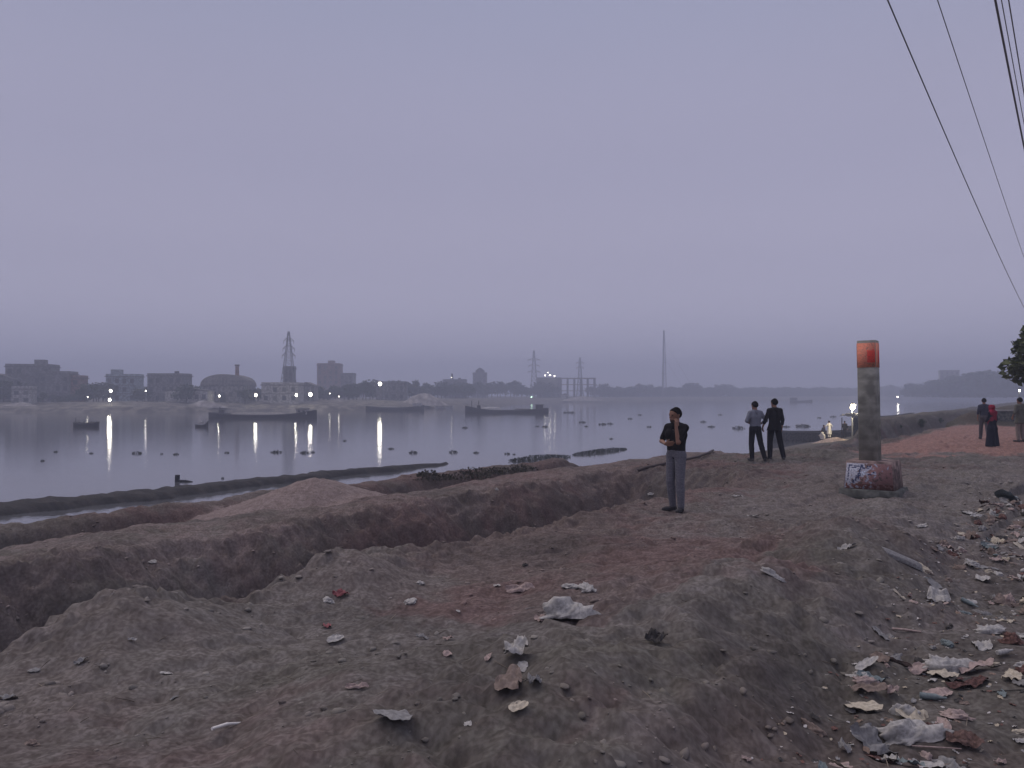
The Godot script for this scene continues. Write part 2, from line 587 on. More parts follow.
func build_water() -> void:
	var st := new_st()
	var xs := [-1200.0, -400.0, 0.0, 400.0, 800.0, 1300.0]
	var zs := [60.0, -100.0, -300.0, -600.0, -900.0, -1400.0]
	for i in xs.size() - 1:
		for j in zs.size() - 1:
			var q := [Vector3(xs[i], WATER, zs[j]), Vector3(xs[i], WATER, zs[j + 1]), Vector3(xs[i + 1], WATER, zs[j + 1]), Vector3(xs[i + 1], WATER, zs[j])]
			for k in [0, 1, 2, 0, 2, 3]:
				st.set_normal(Vector3.UP)
				st.add_vertex(q[k])
	tag(obj("river_water", st.commit(), M.water), "wide calm grey river under the dusk sky", "", "", "structure")

# ---------------------------------------------------------------- the far bank
var bank := PackedVector2Array([Vector2(-900, -150), Vector2(-420, -205), Vector2(-150, -228), Vector2(-119, -229), Vector2(-85, -252), Vector2(-38, -272), Vector2(-16, -335), Vector2(24, -500), Vector2(118, -620), Vector2(263, -720), Vector2(430, -850), Vector2(640, -930), Vector2(1200, -1000)])

func far_height(inland: float, x: float, z: float) -> float:
	var y := lerpf(-4.2, -1.9, smoothstep(-2.0, 7.0, inland))
	y = lerpf(y, -0.7, smoothstep(6.0, 22.0, inland))
	return y + na.get_noise_2d(x * 0.25, z * 0.25) * 0.5

func build_far_bank() -> void:
	var rows := PackedFloat32Array([-4.0, 0.0, 2.0, 4.0, 7.0, 11.0, 16.0, 22.0, 40.0, 90.0, 400.0])
	var pts := PackedVector2Array()
	for k in bank.size() - 1:
		var l := bank[k].distance_to(bank[k + 1])
		var n := maxi(2, int(l / 9.0))
		for i in n:
			pts.append(bank[k].lerp(bank[k + 1], float(i) / n))
	pts.append(bank[bank.size() - 1])
	var v := PackedVector3Array()
	var idx := PackedInt32Array()
	for k in pts.size():
		var d := (pts[mini(k + 2, pts.size() - 1)] - pts[maxi(k - 2, 0)]).normalized()
		var inl := Vector2(d.y, -d.x)
		if inl.y > 0.0: inl = -inl
		inl = (inl + Vector2(0, -0.6)).normalized()
		for r in rows:
			var e := na.get_noise_2d(pts[k].x * 0.2, pts[k].y * 0.2) * 4.0
			var q := pts[k] + inl * (r + (e if r < 20.0 else 0.0))
			v.append(Vector3(q.x, far_height(r, q.x, q.y), q.y))
	var w := rows.size()
	for k in pts.size() - 1:
		for i in w - 1:
			var q := k * w + i
			idx.append_array(PackedInt32Array([q, q + 1, q + w, q + 1, q + w + 1, q + w]))
	var n := face_up(v, idx)
	tag(obj("far_bank_ground", arrays_mesh(v, n, idx), M.far_soil), "low far bank of the river", "", "", "structure")
	# pale sand heaps and strips on the far bank
	for a in [[424, 300, 19.0, 4.6, 8.0, "pale broad sand heap on the far bank beside the moored barge"], [205, 252, 14.0, 2.0, 6.0, "low pale sand embankment at the water under the domed hall"], [338, 285, 10.0, 2.2, 5.0, "small pale sand heap behind the lit jetty lamps"], [583, 512, 30.0, 2.4, 8.0, "long pale sand strip at the water below the unfinished frame"], [20, 238, 16.0, 1.4, 5.0, "low grey silt heap at the water below the pale house"]]:
		var c := far_at(a[0], a[1], -1.9)
		var o := obj("sand_heap", heap_mesh(a[2], a[3], a[4], int(a[0])), M.far_sand)
		o.position = c
		tag(o, a[5], "sand heap")

func heap_mesh(width: float, high: float, deep: float, seed_: int) -> ArrayMesh:
	var v := PackedVector3Array()
	var idx := PackedInt32Array()
	var rings := 9
	var sides := 28
	for r in rings + 1:
		for k in sides:
			var f := float(r) / rings
			var a := TAU * k / sides
			var wob := 1.0 + 0.16 * na.get_noise_2d(cos(a) * 6.0 + seed_, sin(a) * 6.0)
			var p := Vector3(cos(a) * f * width * 0.5 * wob, 0, sin(a) * f * deep * 0.5 * wob)
			p.y = high * (cos(f * PI * 0.5) * 0.7 + (1.0 - f) * 0.3) * (0.9 + 0.25 * nb.get_noise_2d(p.x * 0.2 + seed_, p.z * 0.2)) - 0.6 * f
			v.append(p)
	for r in rings:
		for k in sides:
			var a := r * sides + k
			var b := r * sides + (k + 1) % sides
			idx.append_array(PackedInt32Array([a, b, a + sides, b, b + sides, a + sides]))
	var n := face_up(v, idx)
	return arrays_mesh(v, n, idx)

# a house with walls, roof slab, parapet, storeys of windows; its front looks along +z
func house(called: String, label: String, at: Vector3, w: float, d: float, h: float, storeys: int, cols: int, m: Material, opts := {}) -> Node3D:
	var o := thing(called, label, "building", at, opts.get("turn", 0.0))
	obj("wall", box_mesh(Vector3(0, h * 0.5 - 0.5, 0), Vector3(w, h + 1.0, d)), m, o)
	var top: Material = opts.get("roof_m", M.far_roof)
	if opts.get("gable", false):
		var st := new_st()
		var rh: float = opts.get("rise", w * 0.22)
		for sgn in [-1.0, 1.0]:
			var ang: float = atan2(rh, w * 0.55) * -sgn
			box_into(st, Vector3(sgn * w * 0.275, h + rh * 0.5, 0), Vector3(Vector2(w * 0.55, rh).length(), 0.18, d * 1.06), Basis(Vector3(0, 0, 1), ang))
		# gable ends
		for e in [-d * 0.5 + 0.02, d * 0.5 - 0.02]:
			for q in [Vector3(-w * 0.5, h, e), Vector3(0, h + rh, e), Vector3(w * 0.5, h, e)]:
				st.set_normal(Vector3(0, 0, signf(e)))
				st.add_vertex(q)
		obj("roof", st.commit(), top, o)
	else:
		var r := obj("roof", box_mesh(Vector3(0, h + 0.12, 0), Vector3(w + 0.7, 0.25, d + 0.7)), top, o)
		if opts.get("parapet", true):
			var st := new_st()
			for e in [[Vector3(0, h + 0.65, d * 0.5), Vector3(w, 0.8, 0.18)], [Vector3(0, h + 0.65, -d * 0.5), Vector3(w, 0.8, 0.18)], [Vector3(w * 0.5, h + 0.65, 0), Vector3(0.18, 0.8, d - 0.2)], [Vector3(-w * 0.5, h + 0.65, 0), Vector3(0.18, 0.8, d - 0.2)]]:
				box_into(st, e[0], e[1])
			obj("parapet", st.commit(), m, r)
	var sh := h / storeys
	for s in storeys:
		if opts.get("bands", true) and s > 0:
			obj("floor_slab", box_mesh(Vector3(0, s * sh, d * 0.5 + 0.15), Vector3(w + 0.1, 0.18, 0.3)), top, o)
		for c in cols:
			if (c * 3 + s * 4 + int(w * 7.0)) % 7 == 0: continue
			var x := (float(c) + 0.5) / cols * w - w * 0.5
			var win := obj("window", window_mesh(minf(1.3, w / cols * 0.55), minf(1.5, sh * 0.5)), M.glass if (c * 7 + s * 5 + int(w * 3.0)) % 4 != 0 else M.shutter, o)
			win.position = Vector3(x, s * sh + sh * 0.52, d * 0.5 + 0.02)
			var sill := obj("sill", box_mesh(Vector3.ZERO, Vector3(minf(1.5, w / cols * 0.62), 0.1, 0.2)), top, win)
			sill.position = Vector3(0, -minf(1.5, sh * 0.5) * 0.5 - 0.06, 0.08)
	if opts.get("tank", false):
		var tk := obj("water_tank", tube_mesh([Vector3(w * 0.2, h + 0.2, 0), Vector3(w * 0.2, h + 1.9, 0)], [0.8, 0.8], 12), M.far_dark, o)
		tk.set_meta("label", "roof water tank")
	if opts.has("stair"):
		obj("stair_head", box_mesh(Vector3(opts.stair, h + 1.4, -d * 0.15), Vector3(3.2, 2.6, 3.4)), m, o)
	return o

var win_cache := {}
func window_mesh(w: float, h: float) -> ArrayMesh:
	var key := "%.2f %.2f" % [w, h]
	if not win_cache.has(key):
		win_cache[key] = box_mesh(Vector3.ZERO, Vector3(w, h, 0.08))
	return win_cache[key]

func build_far_buildings() -> void:
	M.far_grey = rough_surface(0.24, 0.235, 0.23, 0.15, 0.3, 0.9, 12, 0.0)
	M.far_pale = rough_surface(0.42, 0.41, 0.39, 0.15, 0.3, 0.9, 13, 0.0)
	M.far_brick = rough_surface(0.30, 0.19, 0.16, 0.15, 0.3, 0.9, 14, 0.0)
	M.far_blue = rough_surface(0.34, 0.40, 0.42, 0.15, 0.3, 0.9, 15, 0.0)
	M.far_dark = flat(0.05, 0.05, 0.055, 0.8)
	M.far_roof = rough_surface(0.16, 0.155, 0.15, 0.15, 0.3, 0.9, 16, 0.0)
	var g := -1.0
	house("apartment_house", "tall grey flat-roofed block behind the small pale house", far_at(33, 268, g), 13.5, 10, rise(367.5, 268) - g, 4, 5, M.far_grey, {"turn": 0.25, "stair": 2.0, "parapet": true})
	house("apartment_house", "stepped grey block adjoining the tall block's right side", far_at(59, 266, g), 9.0, 9, rise(374.5, 266) - g, 3, 4, M.far_grey, {"turn": 0.2})
	house("apartment_house", "brownish lower block at the end of the stepped grey row", far_at(74.5, 268, g), 6.0, 8, rise(378.5, 268) - g, 3, 2, M.far_brick, {"turn": 0.2})
	house("small_house", "small pale two-storey house with four dark windows by the water", far_at(24.5, 246, g), 5.4, 5, rise(389.5, 246) - g, 2, 2, M.far_pale, {"turn": 0.2, "bands": false})
	house("small_house", "low olive shed at the far left end of the far bank", far_at(3, 262, g), 9, 7, rise(380, 262) - g, 2, 3, M.far_grey, {"gable": true, "turn": 0.2})
	house("apartment_house", "pale bluish flat-roofed building behind the two stacked lamps", far_at(125, 285, g), 10.2, 8, rise(377, 285) - g, 3, 4, M.far_blue, {"turn": 0.1, "stair": -3.2})
	house("apartment_house", "dark grey wide flat-roofed building with one small rooftop tank", far_at(170, 280, g), 12.0, 9, rise(376.5, 280) - g, 3, 5, M.far_grey, {"tank": true})
	house("long_shed", "long low pale shed behind the embankment", far_at(190, 262, g), 14.0, 6, rise(391, 262) - g, 1, 6, M.far_pale, {"gable": true, "rise": 1.0})
	domed_hall()
	house("warehouse", "low warehouse with pale top band below the nearest pylon", far_at(283, 275, g), 12.5, 8, rise(385.5, 275) - g, 2, 4, M.far_pale, {"roof_m": M.far_roof})
	house("small_house", "small dark gabled house between pylon and brick tower block", far_at(308, 288, g), 6, 6, rise(386, 288) - g, 2, 2, M.far_grey, {"gable": true})
	house("tower_block", "reddish brick tower block standing right of the nearest pylon", far_at(330, 430, g), 11.8, 10, rise(365.5, 430) - g, 7, 4, M.far_brick, {"stair": 0.5})
	house("apartment_house", "grey block half as tall adjoining the brick tower block", far_at(348, 435, g), 7.0, 9, rise(375, 435) - g, 5, 3, M.far_grey, {})
	house("warehouse", "long flat pale-roofed warehouse behind the single high lamp", far_at(392, 330, g), 12, 8, rise(384, 330) - g, 2, 4, M.far_grey, {})
	house("apartment_house", "low grey block with a thin mast on its roof", far_at(455, 480, g), 14, 9, rise(381, 480) - g, 4, 5, M.far_grey, {"tank": true})
	turret_block()
	frame_building()
	house("small_house", "tiny pale boathouse on the sand below the unfinished frame", far_at(565, 520, g - 0.4), 5, 4, 2.6, 1, 2, M.far_pale, {"gable": true, "bands": false})
	house("apartment_house", "broad hazy block rising above the right bank trees", far_at(949, 620, 0), 13.5, 10, rise(371.5, 620), 7, 4, M.far_pale, {"turn": -0.4})
	house("apartment_house", "low hazy block beside the broad one above the right bank", far_at(966, 640, 0), 11.0, 10, rise(379, 640), 5, 4, M.far_grey, {"turn": -0.4})

func domed_hall() -> void:
	var d := 272.0
	var o := thing("domed_hall", "wide grey hall with rounded roof and a chimney", "building", far_at(229, d, -1.0), 0.0)
	var w := 14.5
	var h := rise(386.5, d) + 1.0
	obj("wall", box_mesh(Vector3(0, h * 0.5 - 0.5, 0), Vector3(w, h + 1.0, 12)), M.far_grey, o)
	var st := new_st()
	var n := 14
	var top := rise(374.5, d) + 1.0 - h
	var arc := []
	for k in n + 1:
		var a := PI * k / n
		arc.append(Vector2(-cos(a) * (w * 0.5 + 0.3), h + pow(sin(a), 0.8) * top))
	for k in n:
		var q := [Vector3(arc[k].x, arc[k].y, 6.2), Vector3(arc[k].x, arc[k].y, -6.2), Vector3(arc[k + 1].x, arc[k + 1].y, -6.2), Vector3(arc[k + 1].x, arc[k + 1].y, 6.2)]
		for i in [0, 1, 2, 0, 2, 3]: st.add_vertex(q[i])
		for i in [Vector3(0, h, 6.2), q[0], q[3]]: st.add_vertex(i)
		for i in [Vector3(0, h, -6.2), q[2], q[1]]: st.add_vertex(i)
	st.generate_normals()
	obj("roof", st.commit(), M.far_roof, o)
	var ch := obj("chimney", tube_mesh([Vector3(2.8, h + top * 0.5, 0), Vector3(2.8, rise(365, d) + 1.0, 0)], [0.75, 0.6], 10), M.far_brick, o)
	obj("chimney_cap", tube_mesh([Vector3(2.8, rise(365, d) + 0.7, 0), Vector3(2.8, rise(365, d) + 1.15, 0)], [0.85, 0.85], 10), M.far_roof, ch)
	for k in 5:
		obj("window", box_mesh(Vector3((k - 2) * 2.7, h * 0.5, 6.02), Vector3(1.3, 1.6, 0.1)), M.glass, o)
	obj("door", box_mesh(Vector3(0, 1.2, 6.03), Vector3(2.2, 2.6, 0.08)), M.far_dark, o)

func turret_block() -> void:
	var d := 560.0
	var h := rise(374, d) + 1.0
	var o := house("turret_block", "slender hazy block topped by a pointed roof turret", far_at(480, d, -1), 9.8, 9, h, 5, 3, M.far_grey, {"parapet": true})
	var st := new_st()
	tube_into(st, [Vector3(0, h + 0.2, 0), Vector3(0, h + 2.6, 0), Vector3(0, h + 4.6, 0)], [3.4, 3.2, 0.2], 8)
	obj("turret", st.commit(), M.far_roof, o)

func frame_building() -> void:
	var d := 560.0
	var o := thing("unfinished_building", "unfinished concrete frame building with a closed lit left half", "building", far_at(566, d, -1.0))
	var px := d / FOCAL
	var x0 := (537 - 566) * px
	var x1 := (560 - 566) * px
	var x2 := (594.5 - 566) * px
	var h := rise(378, d) + 1.0
	obj("wall", box_mesh(Vector3((x0 + x1) * 0.5, h * 0.5 - 0.5, 0), Vector3(x1 - x0, h + 1.0, 9)), M.far_grey, o)
	obj("roof", box_mesh(Vector3((x0 + x1) * 0.5, h + 0.14, 0), Vector3(x1 - x0 + 0.8, 0.3, 9.8)), M.far_roof, o)
	for s in 3:
		for c in 5:
			var wn := obj("window", window_mesh(1.6, 1.5), M.glass, o)
			wn.position = Vector3(lerpf(x0, x1, (c + 0.5) / 5.0), 2.2 + s * 3.6, 4.52)
	for k in 6:
		for z in [-4.0, 4.0]:
			obj("column", box_mesh(Vector3(lerpf(x1 + 0.6, x2, k / 5.0), h * 0.5 - 0.5, z), Vector3(0.8, h + 1.0, 0.8)), M.far_grey, o)
	for s in 3:
		obj("floor_slab", box_mesh(Vector3((x1 + x2) * 0.5 + 0.2, h - 0.3 - s * 4.4, 0), Vector3(x2 - x1 + 0.6, 0.75 if s == 0 else 0.45, 9.4)), M.far_grey, o)

# ---------------------------------------------------------------- pylons
func pylon(label: String, at: Vector3, high: float, base: float, tip: float, arms: Array, bays: int, bar := 0.22) -> Node3D:
	var o := thing("pylon", label, "pylon", at)
	var half := func(y: float) -> float: return lerpf(base, tip, pow(clampf(y / high, 0.0, 1.0), 0.75)) * 0.5
	for c in [[-1, -1], [-1, 1], [1, 1], [1, -1]]:
		var st := new_st()
		for k in bays:
			var y0 := high * k / bays
			var y1 := high * (k + 1) / bays
			bar_into(st, Vector3(c[0] * half.call(y0), y0, c[1] * half.call(y0)), Vector3(c[0] * half.call(y1), y1, c[1] * half.call(y1)), bar * 1.3)
		obj("leg", st.commit(), M.steel, o)
	var cs := [[-1, -1], [-1, 1], [1, 1], [1, -1]]
	for f in 4:
		var st := new_st()
		var a: Array = cs[f]
		var b: Array = cs[(f + 1) % 4]
		for k in bays:
			var y0 := high * k / bays
			var y1 := high * (k + 1) / bays
			var h0: float = half.call(y0)
			var h1: float = half.call(y1)
			bar_into(st, Vector3(a[0] * h0, y0, a[1] * h0), Vector3(b[0] * h1, y1, b[1] * h1), bar * 0.7)
			bar_into(st, Vector3(b[0] * h0, y0, b[1] * h0), Vector3(a[0] * h1, y1, a[1] * h1), bar * 0.7)
			bar_into(st, Vector3(a[0] * h1, y1, a[1] * h1), Vector3(b[0] * h1, y1, b[1] * h1), bar * 0.7)
		obj("bracing", st.commit(), M.steel, o)
	for a in arms:
		var st := new_st()
		var y: float = a[0]
		var r: float = a[1]
		var h0: float = half.call(y)
		for sgn in [-1.0, 1.0]:
			for z in [-1.0, 1.0]:
				bar_into(st, Vector3(sgn * h0, y, z * h0), Vector3(sgn * r, y + 0.1, 0), bar)
				bar_into(st, Vector3(sgn * h0, y + 1.2, z * h0), Vector3(sgn * r, y + 0.15, 0), bar)
			bar_into(st, Vector3(sgn * r, y + 0.1, 0), Vector3(sgn * r, y - 1.0, 0), bar)
		obj("cross_arm", st.commit(), M.steel, o)
	return o

func build_far_towers() -> void:
	var d := 300.0
	var h := rise(331.5, d) + 1.0
	var o := pylon("tall lattice pylon with three stacked cross arms above the warehouse", far_at(288.5, d, -1.0), h, 7.0, 0.5, [[rise(341, d) + 1, 1.9], [rise(349, d) + 1, 2.2], [rise(356, d) + 1, 2.5]], 12, 0.13)
	house("substation_house", "dark narrow brick house at the foot of the nearest pylon", far_at(289.5, 306, -1), 3.8, 4, rise(369, 306) + 1, 4, 2, M.far_grey, {"bands": false})
	d = 600.0
	pylon("hazy pylon left of the unfinished frame building", far_at(534, d, -1), rise(350.5, d) + 1, 7.0, 0.7, [[rise(360, d) + 1, 4.6], [rise(366, d) + 1, 4.2], [rise(372, d) + 1, 4.6]], 11, 0.3)
	d = 640.0
	pylon("faint pylon rising behind the unfinished frame building", far_at(580, d, -1), rise(357.5, d) + 1, 6.0, 0.7, [[rise(363, d) + 1, 3.0], [rise(368, d) + 1, 3.0]], 10, 0.28)
	d = 650.0
	var m := thing("radio_mast", "very tall slender radio mast with guy lines above the far trees", "mast", far_at(664, d, -1))
	var top := rise(330.5, d) + 1
	var st := new_st()
	for c in 3:
		var a := TAU * c / 3.0
		var b := TAU * (c + 1) / 3.0
		var s2 := new_st()
		bar_into(s2, Vector3(cos(a) * 2.2, 0, sin(a) * 2.2), Vector3(cos(a) * 0.5, top, sin(a) * 0.5), 0.42)
		obj("leg", s2.commit(), M.steel, m)
		for k in 26:
			var y0 := top * k / 26.0
			var y1 := top * (k + 1) / 26.0
			var r0 := lerpf(2.2, 0.5, k / 26.0)
			var r1 := lerpf(2.2, 0.5, (k + 1) / 26.0)
			bar_into(st, Vector3(cos(a) * r0, y0, sin(a) * r0), Vector3(cos(b) * r1, y1, sin(b) * r1), 0.2)
	obj("bracing", st.commit(), M.steel, m)
	for g in [[28.0, 0.85], [20.0, 0.6]]:
		obj("guy_line", bar_mesh(Vector3(0.4, top * g[1], 0), Vector3(g[0], -0.5, 4), 0.12), M.steel, m)
	obj("platform", box_mesh(Vector3(-0.3, rise(374, d) + 1, 0), Vector3(3.6, 0.5, 3.0)), M.steel, m)
	obj("antenna", box_mesh(Vector3(1.4, rise(363, d) + 1, 0), Vector3(1.2, 1.4, 0.6)), M.steel, m)
	var t2 := thing("rooftop_mast", "thin mast on the low grey block's roof", "mast", far_at(452, 478, rise(380.5, 478)))
	obj("pole", tube_mesh([Vector3.ZERO, Vector3(0, 4.2, 0)], [0.9, 0.5], 6), M.far_dark, t2)
	for a in [[697.5, 760.0, 384.0, "small stub tower above the far trees right of the mast"], [716.0, 770.0, 385.5, "low stub tower next along the hazy far bank"]]:
		house("stub_tower", a[3], far_at(a[0], a[1], -1), 2.4, 2.4, rise(a[2], a[1]) + 1, 4, 1, M.far_grey, {"bands": false})

# ---------------------------------------------------------------- trees
func crown_mesh(seed_: int, w: float, h: float, leaves: int, size: float) -> ArrayMesh:
	# leaf-sized folded faces spread through a few overlapping lobes
	var r := RandomNumberGenerator.new()
	r.seed = seed_
	var lobes := []
	var nl := 6 + seed_ % 4
	for k in nl:
		var a := r.randf() * TAU
		var q := r.randf_range(0.1, 0.62)
		lobes.append([Vector3(cos(a) * q * w * 0.5, lerpf(0.22, 0.8, r.randf()) * h, sin(a) * q * w * 0.5), r.randf_range(0.2, 0.34)])
	lobes.append([Vector3(0, h * 0.78, 0), 0.26])
	var st := new_st()
	for k in leaves:
		var l: Array = lobes[r.randi() % lobes.size()]
		var dir := Vector3(r.randfn(), r.randfn(), r.randfn()).normalized()
		var p: Vector3 = l[0] + dir * Vector3(w, h * 0.85, w) * float(l[1]) * pow(r.randf(), 0.4)
		var ax := Vector3(r.randfn(), r.randfn() * 0.6, r.randfn()).normalized()
		var bx := ax.cross(Vector3(r.randfn(), r.randfn(), r.randfn()).normalized()).normalized()
		var s := size * r.randf_range(0.6, 1.4)
		var fold := ax.cross(bx) * s * 0.35
		for q in [p - ax * s, p + bx * s * 0.6 + fold, p + ax * s, p - ax * s, p + ax * s, p - bx * s * 0.6 + fold]:
			st.add_vertex(q)
	st.generate_normals()
	return st.commit()

func trunk_mesh(h: float, r0: float, seed_: int, limbs := 4) -> ArrayMesh:
	var r := RandomNumberGenerator.new()
	r.seed = seed_
	var st := new_st()
	var lean := Vector3(r.randf_range(-0.1, 0.1), 0, r.randf_range(-0.1, 0.1)) * h
	tube_into(st, [Vector3(0, -0.5, 0), Vector3(0, 0.2, 0), lean * 0.4 + Vector3(0, h * 0.45, 0), lean + Vector3(0, h * 0.85, 0)], [r0 * 1.4, r0, r0 * 0.75, r0 * 0.25], 7)
	for k in limbs:
		var a := TAU * k / limbs + r.randf()
		var b := lean * 0.4 + Vector3(0, h * r.randf_range(0.38, 0.55), 0)
		tube_into(st, [b, b + Vector3(cos(a) * 0.14, 0.16, sin(a) * 0.14) * h, b + Vector3(cos(a) * 0.26, 0.34, sin(a) * 0.26) * h], [r0 * 0.5, r0 * 0.35, r0 * 0.12], 5)
	return st.commit()

func build_far_trees() -> void:
	var kinds := []
	for k in 6:
		var c := [9.0, 7.0, 6.0, 8.5, 10.0, 5.0]
		var h := [8.0, 8.5, 6.5, 7.0, 8.5, 8.5]
		kinds.append([crown_mesh(60 + k, c[k], h[k] * 0.82, 620, 0.42), trunk_mesh(h[k], 0.2, k), h[k]])
	var r := RandomNumberGenerator.new()
	r.seed = 99
	var runs := [
		# px from, px to, distance from, distance to, top rows (lowest, highest), count, label
		[-10, 16, 250, 262, 382, 378, 6, "dark leafy tree at the far bank's left end"],
		[84, 112, 256, 276, 387, 382, 8, "dark bushy tree between the stepped houses and the stacked lamps"],
		[136, 160, 268, 290, 391, 384, 6, "dark rounded tree beside the wide flat-roofed building"],
		[184, 214, 262, 290, 390, 383, 8, "dark rounded tree left of the domed hall"],
		[242, 275, 268, 300, 390, 382, 8, "dark tree between the domed hall and the nearest pylon"],
		[296, 345, 284, 330, 391, 383, 12, "dark tree below the brick tower block"],
		[345, 470, 320, 440, 387, 380, 34, "grey-green tree in the row right of the brick tower block"],
		[455, 560, 470, 560, 388, 381, 26, "hazy tree in the row around the turret block"],
		[590, 730, 620, 740, 390, 383.5, 44, "faint hazy tree in the far row under the radio mast"],
		[20, 90, 244, 262, 399, 392, 10, "low dark bush at the foot of the stepped houses"],
	]
	for a in runs:
		for k in int(a[6]):
			var f := (k + r.randf_range(0.1, 0.9)) / float(a[6])
			var d := lerpf(a[2], a[3], f) + r.randf_range(-6, 6)
			var px := lerpf(a[0], a[1], f)
			var kind: Array = kinds[r.randi() % 6]
			var topy := rise(lerpf(a[4], a[5], pow(r.randf(), 1.4)), d)
			var o := thing("bank_tree", (ordinal(k) + " from the left, " if int(a[6]) <= 12 else "") + a[7], "tree", far_at(px, d, -1.2), r.randf() * TAU, a[7].replace("dark ", "").replace("tree", "trees"))
			obj("trunk", kind[1], M.bark, o)
			obj("crown", kind[0], M.leaf if r.randf() < 0.6 else M.leaf_b, o).position.y = kind[2] * 0.2
			o.scale = Vector3.ONE * maxf(0.3, (topy + 1.2) / kind[2])
			o.scale.x *= 1.2
			o.scale.z *= 1.2
	# beyond that the woods run together in the haze
	var wood := MultiMesh.new()
	wood.transform_format = MultiMesh.TRANSFORM_3D
	wood.mesh = crown_mesh(70, 9.0, 8.5, 420, 0.55)
	var places := []
	for k in 190:
		var px := r.randf_range(600, 900)
		var d := lerpf(640, 900, (px - 600) / 300.0) + r.randf_range(0, 60)
		places.append([far_at(px, d, -1.6), rise(390.0 - 2.5 * r.randf(), d) + 1.6])
	for k in 240:
		var px := r.randf_range(730, 1090)
		var d := lerpf(780, 900, (px - 730) / 360.0) + r.randf_range(0, 80)
		var crest := lerpf(391, 386, smoothstep(800, 950, px))
		places.append([far_at(px, d, -1.6), rise(crest + 1.0 - 5.0 * r.randf() * r.randf(), d) + 1.6])
	for k in 170:
		var px := r.randf_range(905, 1110)
		var d := lerpf(560, 420, clampf((px - 905) / 200.0, 0, 1)) + r.randf_range(0, 60)
		var crest := lerpf(388, 375, smoothstep(905, 985, px))
		places.append([far_at(px, d, -0.5), rise(crest + 2.0 - 6.0 * r.randf() * r.randf(), d) + 0.5])
	wood.instance_count = places.size()
	for k in places.size():
		var s: float = places[k][1] / 7.6
		wood.set_instance_transform(k, Transform3D(Basis(Vector3.UP, r.randf() * TAU).scaled(Vector3(s * 1.35, s, s * 1.35)), places[k][0]))
	var mm := MultiMeshInstance3D.new()
	mm.name = "distant_woodland"
	mm.multimesh = wood
	mm.material_override = M.leaf
	add_child(mm)
	tag(mm, "hazy belt of woods along the river's distant bend", "woodland", "", "stuff")

# ---------------------------------------------------------------- lamps on the far bank
func lamp(label: String, at: Vector3, foot: float, size: float, glow: float, energy: float, col: Color, pole_up := true) -> void:
	var o := thing("flood_lamp", label, "lamp", Vector3(at.x, foot, at.z))
	var y := at.y - foot
	obj("pole", tube_mesh([Vector3(0, -0.4, 0), Vector3(0, y + (0.5 if pole_up else 0.0), 0)], [0.09, 0.07], 6), M.steel, o)
	obj("housing", box_mesh(Vector3(0, y + size * 0.62, 0.1), Vector3(size * 1.1, size * 0.2, size * 0.8)), M.steel, o)
	var m := StandardMaterial3D.new()
	m.albedo_color = Color(0.9, 0.9, 0.9)
	m.emission_enabled = true
	m.emission = col
	m.emission_energy_multiplier = glow
	var s := SphereMesh.new()
	s.radius = size * 0.5
	s.height = size
	s.radial_segments = 16
	s.rings = 8
	obj("lamp_globe", s, m, o).position = Vector3(0, y, 0.12)
	var l := OmniLight3D.new()
	l.name = "lamp_light"
	l.light_color = col
	l.light_energy = energy * 0.2
	l.light_size = size * 0.5
	l.omni_range = 300.0
	l.omni_attenuation = 2.0
	l.shadow_enabled = true
	o.add_child(l)
	l.position = Vector3(0, y, 0.15 + size * 0.55)

func build_far_lamps() -> void:
	var white := Color(1.0, 0.97, 0.90)
	for a in [
		[111, 391, 246, 1.0, 14.0, 30.0, "brighter upper lamp of the two stacked on the far bank"],
		[110, 400, 240, 1.0, 14.0, 60.0, "lower lamp of the two stacked ones, close to the water"],
		[88, 397, 246, 0.45, 6.0, 3.0, "tiny faint lamp beside the stacked pair"],
		[146, 391, 258, 0.5, 6.0, 4.0, "tiny lamp in front of the wide flat-roofed building"],
		[219.5, 396, 262, 0.8, 10.0, 10.0, "small lamp in front of the domed hall"],
		[256, 395, 262, 1.1, 14.0, 40.0, "bright lamp between the domed hall and the nearest pylon"],
		[296.5, 395, 264, 1.0, 12.0, 25.0, "lamp just below the nearest pylon"],
		[310.5, 394.5, 264, 1.35, 16.0, 60.0, "brightest lamp right of the nearest pylon"],
		[330, 393.5, 300, 0.5, 6.0, 3.0, "tiny lamp under the brick tower block"],
		[339, 396.5, 290, 0.5, 6.0, 3.0, "tiny low lamp right of the brick tower block"],
		[380, 384, 290, 1.5, 16.0, 80.0, "bright high lamp standing alone above the moored barge"],
		[451.5, 377.5, 470, 0.7, 6.0, 4.0, "tiny lamp near the rooftop mast"],
		[531.5, 397, 508, 1.1, 4.0, 4.0, "faint greenish lamp at the water under the hazy pylon"],
		[545, 375.5, 552, 1.2, 8.0, 8.0, "leftmost of four lamps on the unfinished building"],
		[550, 375, 552, 1.4, 9.0, 10.0, "second from the left of four lamps on the unfinished building"],
		[554.5, 376, 552, 1.2, 8.0, 8.0, "rightmost of four lamps on the unfinished building"],
		[548, 372.5, 553, 0.9, 6.0, 5.0, "topmost of four lamps on the unfinished building"],
		[897.5, 397, 520, 1.3, 10.0, 30.0, "lone lamp across the water right of the painted pillar"],
		[948, 392, 540, 1.2, 8.0, 8.0, "faint lamp below the broad hazy block"],
		[1019, 390.5, 120, 0.32, 12.0, 4.0, "white lamp under the leafy branch at the right edge"],
	]:
		var d: float = a[2]
		var p := far_at(a[0], d, rise(a[1], d))
		var foot := -1.0
		if a[0] > 540 and a[0] < 560: foot = rise(378, 560) + 0.3
		lamp(a[6], p, minf(foot, p.y - 0.6), a[3] * 0.85, a[4], a[5], Color(0.8, 1.0, 0.85) if int(a[0]) == 531 else white)

